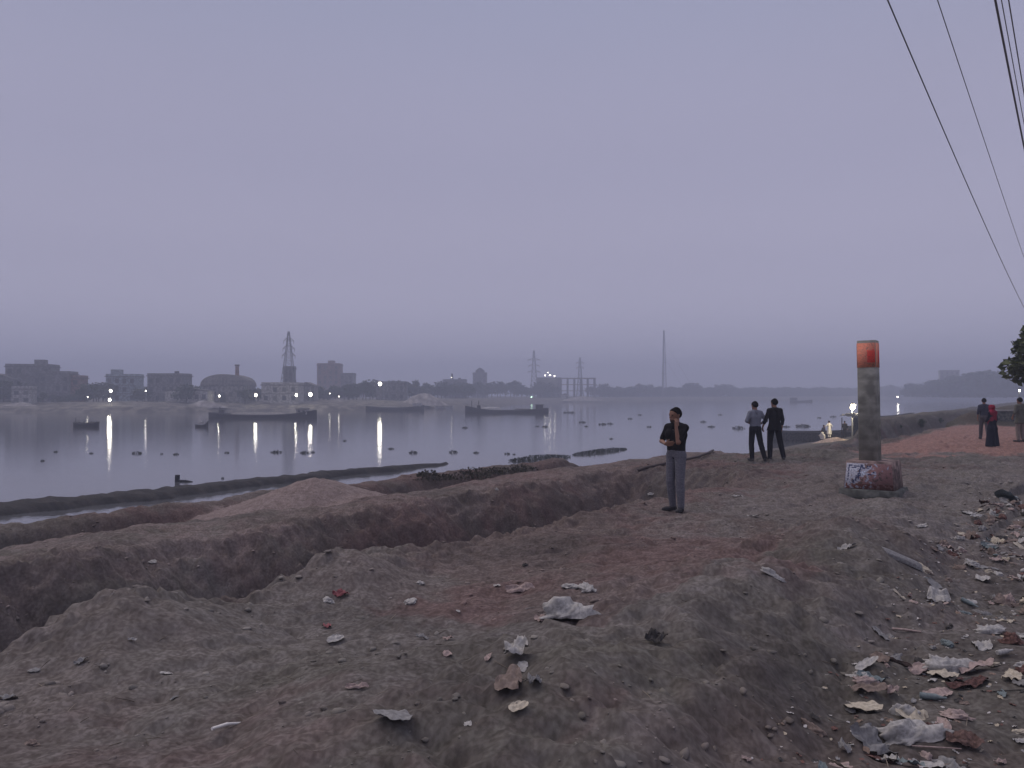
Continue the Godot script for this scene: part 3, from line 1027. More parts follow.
# ---------------------------------------------------------------- boats
func hull_mesh(len: float, beam: float, draft: float, free: float, bow: float, stern: float, inset := 0.0) -> ArrayMesh:
	# bow at +x; free: freeboard amidships; bow, stern: extra height of the ends
	var v := PackedVector3Array()
	var idx := PackedInt32Array()
	var n := 22
	var ring := 9
	for i in n + 1:
		var u := float(i) / n * 2.0 - 1.0
		var full := pow(maxf(0.0, 1.0 - pow(absf(u), 3.2)), 0.75) if u > 0 else pow(maxf(0.0, 1.0 - pow(absf(u), 5.0)), 0.6)
		var b := maxf(0.06, beam * 0.5 * full)
		var top := free + (bow * pow(maxf(u, 0.0), 2.4) if u > 0 else stern * pow(-u, 2.4))
		var bot := -draft * (1.0 - 0.85 * pow(absf(u), 3.0))
		for k in ring:
			var a := PI * k / (ring - 1)
			var y := lerpf(top, bot, pow(sin(a), 0.6))
			v.append(Vector3(u * len * 0.5, y, -cos(a) * b * (0.82 + 0.18 * absf(cos(a)))))
	for i in n:
		for k in ring - 1:
			var q := i * ring + k
			idx.append_array(PackedInt32Array([q, q + ring, q + 1, q + 1, q + ring, q + ring + 1]))
	for e in [0, n]:
		var c := v.size()
		v.append((v[e * ring] + v[e * ring + ring - 1]) * 0.5)
		for k in ring - 1:
			if e == 0: idx.append_array(PackedInt32Array([c, e * ring + k, e * ring + k + 1]))
			else: idx.append_array(PackedInt32Array([c, e * ring + k + 1, e * ring + k]))
	# the deck lies inside the gunwale
	for i in n:
		var a := v.size()
		for j in [i, i + 1]:
			for k in [0, ring - 1]:
				v.append(v[j * ring + k] + Vector3(0, -0.18 * free - 0.04, 0))
		idx.append_array(PackedInt32Array([a, a + 2, a + 1, a + 1, a + 2, a + 3]))
	return arrays_mesh(v, smooth_normals(v, idx), idx)

func boat(label: String, px: float, d: float, len: float, beam: float, free: float, bow: float, stern: float, turn: float, m: Material, y := WATER) -> Node3D:
	var o := thing("cargo_boat" if len > 9.0 else "small_boat", label, "boat", far_at(px, d, y), turn)
	obj("hull", hull_mesh(len, beam, 0.7 if len > 9.0 else 0.3, free, bow, stern), m, o)
	var n := 16
	for sgn in [-1.0, 1.0]:
		var st := new_st()
		var prev := Vector3.ZERO
		for i in n + 1:
			var u := float(i) / n * 1.92 - 0.96
			var full := pow(maxf(0.0, 1.0 - pow(absf(u), 3.2)), 0.75) if u > 0 else pow(maxf(0.0, 1.0 - pow(absf(u), 5.0)), 0.6)
			var top := free + (bow * pow(maxf(u, 0.0), 2.4) if u > 0 else stern * pow(-u, 2.4))
			var p := Vector3(u * len * 0.5, top + 0.03, sgn * beam * 0.5 * full)
			if i > 0: bar_into(st, prev, p, 0.14, 0.12)
			prev = p
		obj("gunwale", st.commit(), M.hull_rim, o)
	return o

func build_boats() -> void:
	M.hull = rough_surface(0.045, 0.045, 0.05, 0.5, 0.4, 0.8, 40, 0.0)
	M.hull_rim = flat(0.07, 0.07, 0.07, 0.8)
	M.hull_b = rough_surface(0.08, 0.075, 0.075, 0.5, 0.4, 0.8, 41, 0.0)
	M.cabin = rough_surface(0.40, 0.40, 0.40, 0.5, 0.3, 0.8, 42, 0.0)
	M.cargo = rough_surface(0.30, 0.29, 0.28, 0.5, 0.3, 0.95, 43, 0.0)
	# long cargo boat in front of the lamps, bow to the right
	var a := boat("long dark cargo boat lying across the river before the row of lamps", 263, 178, 24.2, 4.2, 0.75, 1.15, 0.65, 0.04, M.hull)
	obj("cargo", cargo_mesh(13.5, 2.8, 0.85, 3), M.cargo, a).position = Vector3(-1.0, 0.55, 0)
	var cb := obj("cabin", box_mesh(Vector3(8.9, 1.5, 0), Vector3(2.4, 1.2, 2.4)), M.cabin, a)
	obj("cabin_roof", box_mesh(Vector3(8.9, 2.16, 0), Vector3(2.8, 0.12, 2.8)), M.hull_rim, cb)
	for k in 2: obj("cabin_window", box_mesh(Vector3(8.4 + k * 1.0, 1.6, 1.21), Vector3(0.5, 0.45, 0.04)), M.glass, cb)
	obj("post", tube_mesh([Vector3(-9.6, 0.8, 0), Vector3(-9.6, 2.6, 0)], [0.12, 0.1], 6), M.hull_rim, a)
	obj("wheel_box", box_mesh(Vector3(-9.2, 1.35, 0), Vector3(0.9, 1.1, 1.2)), M.hull_b, a)
	# second cargo boat, high bow to the left
	var b := boat("cargo boat with high end and pale covered load in midstream", 507, 226, 24.0, 4.2, 0.8, 1.35, 0.7, PI + 0.06, M.hull)
	obj("cargo", cargo_mesh(6.5, 2.9, 1.3, 4), M.cabin, b).position = Vector3(4.6, 0.6, 0)
	obj("cargo_net", cargo_mesh(6.0, 2.6, 0.8, 5), M.hull_b, b).position = Vector3(-4.6, 0.55, 0)
	var cc := obj("cabin", box_mesh(Vector3(-9.3, 1.7, 0), Vector3(2.0, 1.3, 2.2)), M.hull_b, b)
	obj("cabin_roof", box_mesh(Vector3(-9.3, 2.42, 0), Vector3(2.6, 0.14, 2.7)), M.hull_rim, cc)
	for x in [8.1, 10.1]: obj("post", tube_mesh([Vector3(x, 1.0, 0), Vector3(x, 3.6, 0)], [0.14, 0.1], 6), M.hull_rim, b)
	obj("bow_box", box_mesh(Vector3(8.1, 1.6, 0), Vector3(1.0, 1.3, 1.4)), M.hull, b)
	# moored barge by the far bank
	var c := boat("dark barge moored at the far bank left of the broad sand heap", 395, 262, 19.5, 4.0, 1.0, 0.8, 0.5, 0.0, M.hull)
	obj("cabin", box_mesh(Vector3(7.4, 1.9, 0), Vector3(2.8, 1.1, 2.2)), M.cabin, c)
	obj("cargo", cargo_mesh(8.0, 2.6, 0.6, 6), M.cargo, c).position = Vector3(-2.0, 0.8, 0)
	for k in [[439.5, 296.0, "small white boat drawn up beside the broad sand heap, nearer the barge"], [448.5, 296.0, "small white boat at the sand heap, farther from the barge"]]:
		var w := boat(k[2], k[0], k[1], 3.6, 1.4, 0.75, 0.4, 0.2, 0.3, M.cabin)
		obj("thwart", box_mesh(Vector3(0, 0.55, 0), Vector3(0.3, 0.06, 1.2)), M.hull_rim, w)
	# small ferry with posts and sacks
	var f := boat("small low boat with upright posts and heaped sacks on the river", 86.5, 131, 4.3, 1.5, 0.55, 0.25, 0.3, PI, M.hull)
	for x in [-1.7, -0.9, 0.4, 1.8]: obj("post", tube_mesh([Vector3(x, 0.3, 0.1), Vector3(x, 1.5 if x > 1.0 else 1.05, 0.1)], [0.07, 0.06], 6), M.hull_rim, f)
	for x in [-1.2, -0.4, 0.5, 1.2]:
		obj("sack", cargo_mesh(0.85, 0.8, 0.62, int(x * 10) + 30), M.hull_b, f).position = Vector3(x, 0.35, 0)
	# tiny rowing boat
	var r := boat("tiny rowing boat with raised end near the long cargo boat", 202, 131, 2.1, 0.9, 0.28, 0.75, 0.1, 0.15, M.hull)
	obj("canopy", cargo_mesh(0.9, 0.7, 0.5, 8), M.cabin, r).position = Vector3(-0.2, 0.55, 0)
	obj("oar", bar_mesh(Vector3(0.7, 0.5, 0.3), Vector3(1.15, -0.25, 0.7), 0.06), M.hull_rim, r)
	# boats along the near bank to the right
	var g := boat("dark moored boat below the bank beyond the two standing men", 820, 92, 13.0, 3.0, 1.05, 0.35, 0.2, 0.12, M.hull_b)
	obj("deck_house", box_mesh(Vector3(4.4, 1.4, 0), Vector3(2.0, 0.7, 1.8)), M.hull_b, g)
	var h := boat("dark moored boat with pointed bow showing right of the painted pillar", 884, 158, 14.0, 3.2, 1.0, 0.75, 0.3, 0.22, M.hull)
	obj("deck_house", box_mesh(Vector3(-3.4, 1.5, 0), Vector3(3.0, 1.0, 2.0)), M.hull_b, h)
	var q := boat("distant grey boat far upriver near the horizon", 801, 520, 15.0, 3.6, 1.0, 0.8, 1.0, 0.0, M.hull_b)
	obj("cabin", box_mesh(Vector3(-5.0, 2.1, 0), Vector3(4.0, 2.0, 2.6)), M.hull_b, q)

func cargo_mesh(w: float, d: float, h: float, seed_: int) -> ArrayMesh:
	# a rounded, uneven load
	var v := PackedVector3Array()
	var idx := PackedInt32Array()
	var a := 15
	var b := 9
	for i in a:
		for j in b:
			var x := float(i) / (a - 1) * 2.0 - 1.0
			var z := float(j) / (b - 1) * 2.0 - 1.0
			var y := h * pow(maxf(0.0, 1.0 - pow(absf(x), 5.0)), 0.5) * pow(maxf(0.0, 1.0 - pow(absf(z), 3.0)), 0.5) * (0.85 + 0.3 * nb.get_noise_2d(x * w * 0.5 + seed_ * 9.0, z * d * 0.5))
			v.append(Vector3(x * w * 0.5, y, z * d * 0.5))
	for i in a - 1:
		for j in b - 1:
			var q := i * b + j
			idx.append_array(PackedInt32Array([q, q + 1, q + b, q + 1, q + b + 1, q + b]))
	var n := face_up(v, idx)
	return arrays_mesh(v, n, idx)

# ---------------------------------------------------------------- things adrift
func weed_mesh(seed_: int, w: float, h: float, leaves: int) -> ArrayMesh:
	var r := RandomNumberGenerator.new()
	r.seed = seed_
	var st := new_st()
	for k in leaves:
		var a := r.randf() * TAU
		var q := sqrt(r.randf())
		var p := Vector3(cos(a) * q * w * 0.5, r.randf() * h * (1.0 - q * q * 0.8), sin(a) * q * w * 0.4)
		var ax := Vector3(r.randfn(), r.randf_range(0.2, 1.6), r.randfn()).normalized()
		var bx := ax.cross(Vector3(r.randfn(), 0.1, r.randfn())).normalized()
		var s := h * r.randf_range(0.25, 0.5)
		var fold := ax.cross(bx) * s * 0.25
		for e in [p, p + ax * s * 0.6 + bx * s * 0.4 + fold, p + ax * s, p, p + ax * s, p + ax * s * 0.6 - bx * s * 0.4 + fold]:
			st.add_vertex(e)
	st.generate_normals()
	return st.commit()

func build_floating() -> void:
	M.weed = flat(0.035, 0.04, 0.028, 0.85)
	var variants := []
	for k in 5: variants.append(weed_mesh(200 + k, 1.0, 0.36, 90))
	var where := {"a": "before the stacked lamps", "b": "below the long cargo boat", "c": "before the lone high lamp", "d": "below the midstream cargo boat", "e": "right of the midstream cargo boat", "f": "beyond the man with raised hand", "g": "beyond the pair of standing men"}
	var list := [[137, 452.5, 10, "a"], [176, 453.5, 6, "b"], [56, 451, 4, "a"], [91.5, 452.5, 4, "a"], [43, 460, 4, "a"], [162, 453, 3, "b"], [227, 452, 5, "b"], [223, 477.5, 3, "b"], [276, 451.5, 11, "b"], [305, 452, 9, "b"], [313, 451.5, 4, "c"], [391, 448, 6, "c"], [413, 452, 9, "c"], [453, 451.5, 9, "c"], [465, 427, 6, "d"], [476, 452, 6, "d"], [507, 453, 6, "d"], [514, 453.5, 3, "d"], [537, 425.5, 4, "d"], [545, 426, 6, "d"], [569, 411.8, 12, "e"], [582, 421.5, 7, "e"], [586, 425.5, 4, "e"], [602, 423.5, 8, "e"], [610, 423, 6, "e"], [611, 438, 4, "e"], [649, 426, 5, "f"], [630, 418, 5, "f"], [703, 421, 6, "f"], [711, 426, 7, "f"], [738, 427.5, 12, "g"], [786, 426, 7, "g"], [802, 425.5, 14, "g"], [833, 416, 6, "g"], [819, 417, 4, "g"], [345, 440, 4, "c"], [640, 414, 4, "f"], [720, 414, 4, "g"]]
	var sizes := {}
	for a in list:
		var d: float = (EYE.y - WATER) * FOCAL / (a[1] + 1.0 - 394.0)
		var w: float = a[2] * d / FOCAL
		var word := "larger" if a[2] >= 8 else ("small" if a[2] >= 5 else "tiny")
		var lab: String = "%s dark clump of floating weed adrift %s" % [word, where[a[3]]]
		var o := obj("floating_weed", variants[int(a[0]) % 5], M.weed)
		o.position = far_at(a[0], d, WATER - 0.02)
		o.scale = Vector3(w, minf(1.2, 0.25 + w * 0.4), w * 1.1)
		sizes[lab] = sizes.get(lab, 0) + 1
		if sizes[lab] > 1: lab = ordinal(sizes[lab] - 1) + " " + lab
		tag(o, lab, "weed", "weed clumps adrift " + where[a[3]])
	# a stake with a half-sunk log beside it
	var d := (EYE.y - WATER) * FOCAL / (481.5 - 394.0)
	var p := thing("mooring_stake", "dark stake with a half-sunk log beside the mud bar", "stake", far_at(178, d, WATER))
	obj("stake", bar_mesh(Vector3(-0.05, -0.6, 0), Vector3(0, 0.42, 0), 0.22), M.hull, p)
	obj("log", tube_mesh([Vector3(0.0, 0.03, 0), Vector3(0.55, 0.06, 0.1), Vector3(1.0, -0.01, 0.15)], [0.09, 0.07, 0.05], 7), M.hull, p)
	# weed and scrub growing along the outer lip of the berm
	M.scrub = flat(0.055, 0.052, 0.040, 0.9)
	for a in [[2.4, -66.5, 8.0, 3.4, "broad mat of floating weed off the berm, nearer one"], [8.4, -74.5, 10.0, 1.5, "thin tail of floating weed beyond the broad mat"]]:
		var mat := obj("weed_mat", weed_mesh(int(a[2] * 10.0), 1.0, 0.06, 900), M.weed)
		mat.position = Vector3(a[0], WATER - 0.02, a[1])
		mat.rotation.y = atan2(-DZ, DX)
		mat.scale = Vector3(a[2], 5.5, a[3] * 1.25)
		tag(mat, a[4], "weed")
	var lip := [[432, 478.5, 1.5, "thin scrub at the near end of the berm lip"], [462, 476, 2.0, "dark scrub in the middle of the berm lip"], [478, 473.5, 1.7, "dark scrub beside the end tuft"], [500, 470.5, 1.9, "dark scrub before the broad weed mat"], [520, 468.0, 1.2, "short scrub at the far end of the berm lip"], [428, 474, 0.7, "single upright tuft standing on the berm lip"]]
	for a in lip:
		var q := on_ground(a[0], a[1] + 2.0)
		var dd := -q.z
		var o := obj("bank_scrub", weed_mesh(int(a[0]), a[2], 0.20, int(170 * a[2])), M.scrub)
		o.position = q + Vector3(0, -0.03, 0)
		tag(o, a[3], "scrub")

# ---------------------------------------------------------------- the painted pillar
func chamfer_box(size: Vector3, c: float, taper := 1.0) -> ArrayMesh:
	# a post with cut corners, base at y = 0
	var st := new_st()
	var ring := func(y: float, k: float, inset: float) -> Array:
		var x := size.x * 0.5 * k - inset
		var z := size.z * 0.5 * k - inset
		return [Vector3(x, y, z - c), Vector3(x - c, y, z), Vector3(-x + c, y, z), Vector3(-x, y, z - c), Vector3(-x, y, -z + c), Vector3(-x + c, y, -z), Vector3(x - c, y, -z), Vector3(x, y, -z + c)]
	var rings := [ring.call(0.0, 1.0, 0.0), ring.call(size.y - c, taper, 0.0), ring.call(size.y, taper, c)]
	for i in 2:
		for k in 8:
			var l := (k + 1) % 8
			for q in [rings[i][k], rings[i + 1][l], rings[i + 1][k], rings[i][k], rings[i][l], rings[i + 1][l]]:
				st.add_vertex(q)
	for k in 8:
		for q in [Vector3(0, size.y, 0), rings[2][k], rings[2][(k + 1) % 8]]: st.add_vertex(q)
		for q in [Vector3(0, 0, 0), rings[0][(k + 1) % 8], rings[0][k]]: st.add_vertex(q)
	st.generate_normals()
	return st.commit()

func paint_picture(kind: int) -> ImageTexture:
	# worn paint: flakes, runs and brush strokes
	var w := 192
	var h := 128
	var im := Image.create(w, h, false, Image.FORMAT_RGB8)
	var n := FastNoiseLite.new()
	n.seed = 77 + kind
	n.frequency = 0.035
	n.fractal_octaves = 5
	for y in h:
		for x in w:
			var f := n.get_noise_2d(x, y)
			var g := n.get_noise_2d(x * 3.0 + 500, y * 3.0)
			var c := Color(0.30, 0.295, 0.28)
			if kind == 0:
				# front of the plinth: whitewash at the left and top, brick-red wash showing through lower right
				c = Color(0.56, 0.43, 0.42) if f > -0.28 else Color(0.40, 0.34, 0.33)
				var white := 0.62 - float(x) / w - 0.35 * float(y) / h + f * 0.7
				if white > 0.0: c = Color(0.62, 0.63, 0.68)
				if white > 0.0 and g < -0.22: c = Color(0.47, 0.50, 0.58)
				if y > h * 0.8 and f < 0.1: c = Color(0.44, 0.30, 0.28)
			else:
				# orange band: brighter fresh patch on one side
				c = Color(0.88, 0.55, 0.45) if f > -0.3 else Color(0.72, 0.52, 0.44)
				var patch := float(x) / w - 0.55 + 0.06 * f
				if patch > 0.0 and y > h * 0.28 + f * 20.0 and y < h * 0.8: c = Color(0.96, 0.34, 0.29)
				if g < -0.36: c = Color(0.45, 0.36, 0.30)
			im.set_pixel(x, y, c * (0.95 + 0.1 * g))
	if kind == 0:
		# broken navy strokes of old lettering
		for s in [[10, 8, 15, 88], [10, 8, 26, 16], [34, 12, 58, 18], [26, 20, 44, 26], [60, 6, 74, 34], [56, 30, 66, 66], [52, 50, 60, 82], [66, 20, 82, 28], [88, 10, 98, 26], [98, 10, 106, 18], [96, 52, 112, 58], [116, 40, 124, 46], [44, 60, 50, 90], [30, 84, 42, 100]]:
			for y in range(s[1], s[3]):
				for x in range(s[0], s[2]):
					if n.get_noise_2d(x * 2.0, y * 2.0 + 90) > -0.22:
						im.set_pixel(x, y, Color(0.13, 0.16, 0.27).lerp(Color(0.22, 0.25, 0.36), 0.5 + n.get_noise_2d(x * 4.0, y * 4.0)))
		for s in [[36, 26, 46, 32], [70, 36, 84, 60], [108, 44, 120, 50], [18, 30, 30, 36], [120, 48, 132, 54]]:
			for y in range(s[1], s[3]):
				for x in range(s[0], s[2]):
					if n.get_noise_2d(x * 2.0, y * 2.0) > -0.1: im.set_pixel(x, y, Color(0.66, 0.71, 0.78))
	return ImageTexture.create_from_image(im)

func panel_mesh(w: float, w_top: float, h: float, thick: float) -> ArrayMesh:
	# a thin slab with its picture on the front, base at y = 0, front towards +z
	var st := new_st()
	var f := [Vector3(-w / 2, 0, thick), Vector3(-w_top / 2, h, thick), Vector3(w_top / 2, h, thick), Vector3(w / 2, 0, thick)]
	var uv := [Vector2(0, 1), Vector2(0, 0), Vector2(1, 0), Vector2(1, 1)]
	for k in [0, 1, 2, 0, 2, 3]:
		st.set_uv(uv[k])
		st.add_vertex(f[k])
	for k in 4:
		var a: Vector3 = f[k]
		var b: Vector3 = f[(k + 1) % 4]
		var q := [a, a - Vector3(0, 0, thick), b - Vector3(0, 0, thick), a, b - Vector3(0, 0, thick), b]
		for e in q:
			st.set_uv(uv[k])
			st.add_vertex(e)
	st.generate_normals()
	return st.commit()

func build_pillar() -> void:
	var d := 15.9
	var at := far_at(873, d)
	at.y = height(at.x, at.z) - 0.05
	var o := thing("boundary_pillar", "square concrete pillar with orange painted top on a worn plinth", "pillar", at, -0.62)
	M.pillar = rough_surface(0.30, 0.30, 0.265, 0.7, 0.25, 0.95, 51, 0.6)
	M.plinth = rough_surface(0.30, 0.225, 0.205, 0.8, 0.45, 0.95, 52, 1.2)
	M.kerb = rough_surface(0.13, 0.135, 0.125, 0.8, 0.4, 0.95, 53, 1.2)
	var top_of := rise(462, d) - at.y
	var high := rise(340, d) - at.y
	var foot := obj("foundation", chamfer_box(Vector3(1.12, 0.36, 1.12), 0.012, 0.97), M.kerb, o)
	foot.position.y = -0.25
	var pl := obj("plinth", chamfer_box(Vector3(0.94, top_of - 0.06, 0.94), 0.008, 0.90), M.plinth, o)
	pl.position.y = 0.10
	var pm := StandardMaterial3D.new()
	pm.albedo_texture = paint_picture(0)
	pm.roughness = 0.9
	pm.metallic_specular = 0.3
	var ph := top_of - 0.12
	var front := obj("painted_face", panel_mesh(0.91, 0.825, ph, 0.012), pm, pl)
	front.position = Vector3(0, 0.02, 0.464)
	front.rotation.x = -atan(0.047 / (top_of - 0.06))
	front.set_meta("label", "faded white and blue painted front of the plinth")
	var strokes := new_st()
	for s in [[-0.36, 0.06, -0.32, 0.36], [-0.36, 0.34, -0.14, 0.38], [-0.17, 0.14, -0.13, 0.36], [-0.10, 0.20, -0.05, 0.26]]:
		box_into(strokes, Vector3(0, (s[1] + s[3]) * 0.5, -(s[0] + s[2]) * 0.5 - 0.05), Vector3(0.006, s[3] - s[1], s[2] - s[0]))
	var sd := obj("painted_mark", strokes.commit(), flat(0.10, 0.075, 0.075, 0.9), pl)
	sd.position = Vector3(0.4665, 0.04, 0)
	sd.rotation.z = atan(0.047 / (top_of - 0.06))
	var cl := obj("column", chamfer_box(Vector3(0.36, high - top_of - 0.04, 0.36), 0.012, 0.97), M.pillar, o)
	cl.position = Vector3(-0.06, top_of + 0.03, 0)
	cl.rotation.z = 0.014
	var bm := StandardMaterial3D.new()
	bm.albedo_texture = paint_picture(1)
	bm.roughness = 0.8
	bm.metallic_specular = 0.35
	var band := Node3D.new()
	band.name = "painted_band"
	cl.add_child(band)
	for k in 4:
		var f := obj("painted_face", panel_mesh(0.335, 0.333, 0.49, 0.006), bm, band)
		f.basis = Basis(Vector3.UP, k * PI / 2)
		f.position = f.basis * Vector3(0, high - top_of - 0.585, 0.1743)

# ---------------------------------------------------------------- along the near bank
func build_near_bank_things() -> void:
	# lit sand heap with its lamp and shelter
	var base := far_at(830, 76)
	base.y = height(base.x, base.z)
	M.lit_sand = rough_surface(0.33, 0.26, 0.225, 0.8, 0.3, 0.95, 60, 2.0)
	var hp := obj("sand_heap", heap_mesh(6.4, 0.75, 4.2, 5), M.lit_sand)
	hp.position = Vector3(base.x, -2.75, base.z + 1.5)
	tag(hp, "pale sand heap lit by the lamp beside the shelter", "sand heap")
	var lp := far_at(852, 75.8)
	lamp("bright lamp on a pole above the tarpaulin shelter", Vector3(lp.x, rise(407.5, 75.8), lp.z), height(lp.x, lp.z), 0.44, 16.0, 130.0, Color(1.0, 0.93, 0.78))
	var sh := far_at(854.5, 73.6)
	sh.y = height(sh.x, sh.z)
	var o := thing("tarpaulin_shelter", "grey tarpaulin shelter sagging under the lamp beside the pillar", "shelter", sh, 0.2)
	M.tarp = rough_surface(0.12, 0.125, 0.12, 1.0, 0.4, 0.9, 61, 2.0)
	for x in [-0.75, 0.75]:
		for z in [-0.9, 0.9]:
			obj("post", tube_mesh([Vector3(x, -0.3, z), Vector3(x * 0.95, rise(412.5, 73.6) - sh.y - 0.5, z)], [0.05, 0.04], 6), M.bark, o)
	var tp := rise(412.5, 73.6) - sh.y
	var v := PackedVector3Array()
	var idx := PackedInt32Array()
	for i in 13:
		for j in 9:
			var x := (i / 12.0 - 0.5) * 1.9
			var z := (j / 8.0 - 0.5) * 2.3
			v.append(Vector3(x, tp - 0.28 * absf(x) - 0.22 * cos(x * 5.0) * 0.3 - 0.12 * absf(z) + nb.get_noise_2d(x * 2.0, z * 2.0) * 0.22, z))
	for i in 12:
		for j in 8:
			var q := i * 9 + j
			idx.append_array(PackedInt32Array([q, q + 1, q + 9, q + 1, q + 10, q + 9]))
	obj("tarpaulin", arrays_mesh(v, face_up(v, idx), idx), M.tarp, o)
	var sd := obj("side_sheet", cargo_mesh(1.6, tp - 0.5, 0.14, 12), M.tarp, o)
	sd.rotation.x = PI / 2
	sd.position = Vector3(0.0, (tp - 0.5) * 0.5, 0.92)
	# round bushes on the bank beyond the trench
	for a in [[920.5, 428.5, 8.0, "dark round bush on the grey bank beyond the red sand"], [940.5, 424.0, 5.0, "smaller dark bush on the grey bank beyond the red sand"], [901, 431, 2.5, "little dark tuft left of the round bush"]]:
		var q := on_ground(a[0], a[1])
		var k: float = a[2] * -q.z / FOCAL
		var b := thing("bush", a[3], "bush", q)
		obj("crown", crown_mesh(int(a[0]), k * 1.2, k * 1.25, 420, k * 0.07), M.leaf, b).position.y = -k * 0.08
		obj("stem", trunk_mesh(k * 0.7, k * 0.05, int(a[0]), 3), M.bark, b)
	# dredging hose lying over the sand track
	var pts := []
	var rad := []
	for a in [[638, 471.5], [645, 470], [663, 465.5], [682, 461.5], [698, 457.5], [708, 454.0], [713, 451.5]]:
		pts.append(on_ground(a[0], a[1]) + Vector3(0, 0.03, 0))
		rad.append(0.04)
	tag(obj("dredge_hose", tube_mesh(pts, rad, 8), flat(0.05, 0.04, 0.04, 0.7)), "dark dredge hose lying across the sand track behind the man", "hose")
	var sp := on_ground(681, 451.5)
	tag(obj("marker_stick", tube_mesh([sp + Vector3(0, -0.2, 0), sp + Vector3(0.03, 0.42, 0)], [0.05, 0.04], 6), M.bark), "short stick standing at the bank edge right of the man", "stick")
	# low wall showing behind the woman
	var wl := on_ground(1006, 421)
	var ww := thing("low_wall", "low pale-topped wall at the back of the red sand pad", "wall", wl, -0.35)
	obj("wall", box_mesh(Vector3(1.2, 0.1, 0), Vector3(5.2, 0.9, 0.25)), M.kerb, ww)
	obj("coping", box_mesh(Vector3(1.2, 0.58, 0), Vector3(5.3, 0.08, 0.34)), M.far_pale, ww)

# ---------------------------------------------------------------- overhead cables, their poles, the tree at the edge
func cable(label: String, u: float, pts: Array, r: float) -> void:
	# pts: height over the ground at three places along the bank; the cable hangs in a shallow curve through them
	var p := []
	var rad := []
	for k in 49:
		var t := lerpf(pts[0][0], pts[2][0], k / 48.0)
		var h := 0.0
		for i in 3:
			var l := 1.0
			for j in 3:
				if j != i: l *= (t - pts[j][0]) / (pts[i][0] - pts[j][0])
			h += pts[i][1] * l
		p.append(Vector3(DX * t + NX * u, h, DZ * t + NZ * u))
		rad.append(r)
	var o := obj("overhead_cable", tube_mesh(p, rad, 6), M.cable)
	tag(o, label, "cable", "overhead cables along the bank")

func build_wires_and_tree() -> void:
	var e := EYE.y
	cable("thick overhead cable that hangs lowest, leftmost of all the cables", -2.33, [[-7.0, 9.3], [13.1, 6.0 + e], [64.0, 4.3 + e]], 0.012)
	cable("thin pale overhead cable between the lowest one and the bundle", -1.77, [[-7.0, 9.0], [14.0, 6.2 + e], [64.0, 5.0 + e]], 0.008)
	cable("leftmost cable of the dark bundle at the top right corner", -1.00, [[-7.0, 9.1], [14.1, 6.0 + e], [64.0, 5.3 + e]], 0.018)
	cable("second cable of the dark bundle at the top right corner", -0.93, [[-7.0, 9.0], [14.1, 6.05 + e], [64.0, 5.35 + e]], 0.008)
	cable("third cable of the dark bundle at the top right corner", -0.84, [[-7.0, 9.15], [14.1, 6.05 + e], [64.0, 5.4 + e]], 0.010)
	cable("rightmost cable of the dark bundle at the top right corner", -0.60, [[-7.0, 9.05], [14.1, 6.1 + e], [64.0, 5.45 + e]], 0.008)
	for a in [[-7.0, "utility pole behind the place the picture is taken from"], [64.0, "utility pole just outside the right edge past the red sand"]]:
		var b := Vector3(DX * a[0] + NX * -1.4, 0, DZ * a[0] + NZ * -1.4)
		b.y = height(b.x, b.z)
		var o := thing("utility_pole", a[1], "pole", b, atan2(DX, DZ))
		obj("post", tube_mesh([Vector3(0, -0.5, 0), Vector3(0, 9.6 if a[0] < 0.0 else 8.6, 0)], [0.16, 0.11], 10), M.concrete, o)
		obj("cross_arm", box_mesh(Vector3(0, 9.0 if a[0] < 0.0 else 6.6, 0), Vector3(2.6, 0.1, 0.1)), M.steel, o)
	# tree whose outer branch reaches into the frame
	var d := 27.0
	var tp := far_at(1050, d)
	tp.y = height(tp.x, tp.z)
	var t := thing("bank_tree", "leafy branch end of a tree reaching in at the right edge", "tree", tp)
	obj("trunk", trunk_mesh(4.6, 0.11, 8, 5), M.bark, t)
	var cr := obj("crown", crown_mesh(303, 3.3, 2.3, 6500, 0.11), M.leaf_near, t)
	cr.position.y = rise(386, d) - tp.y

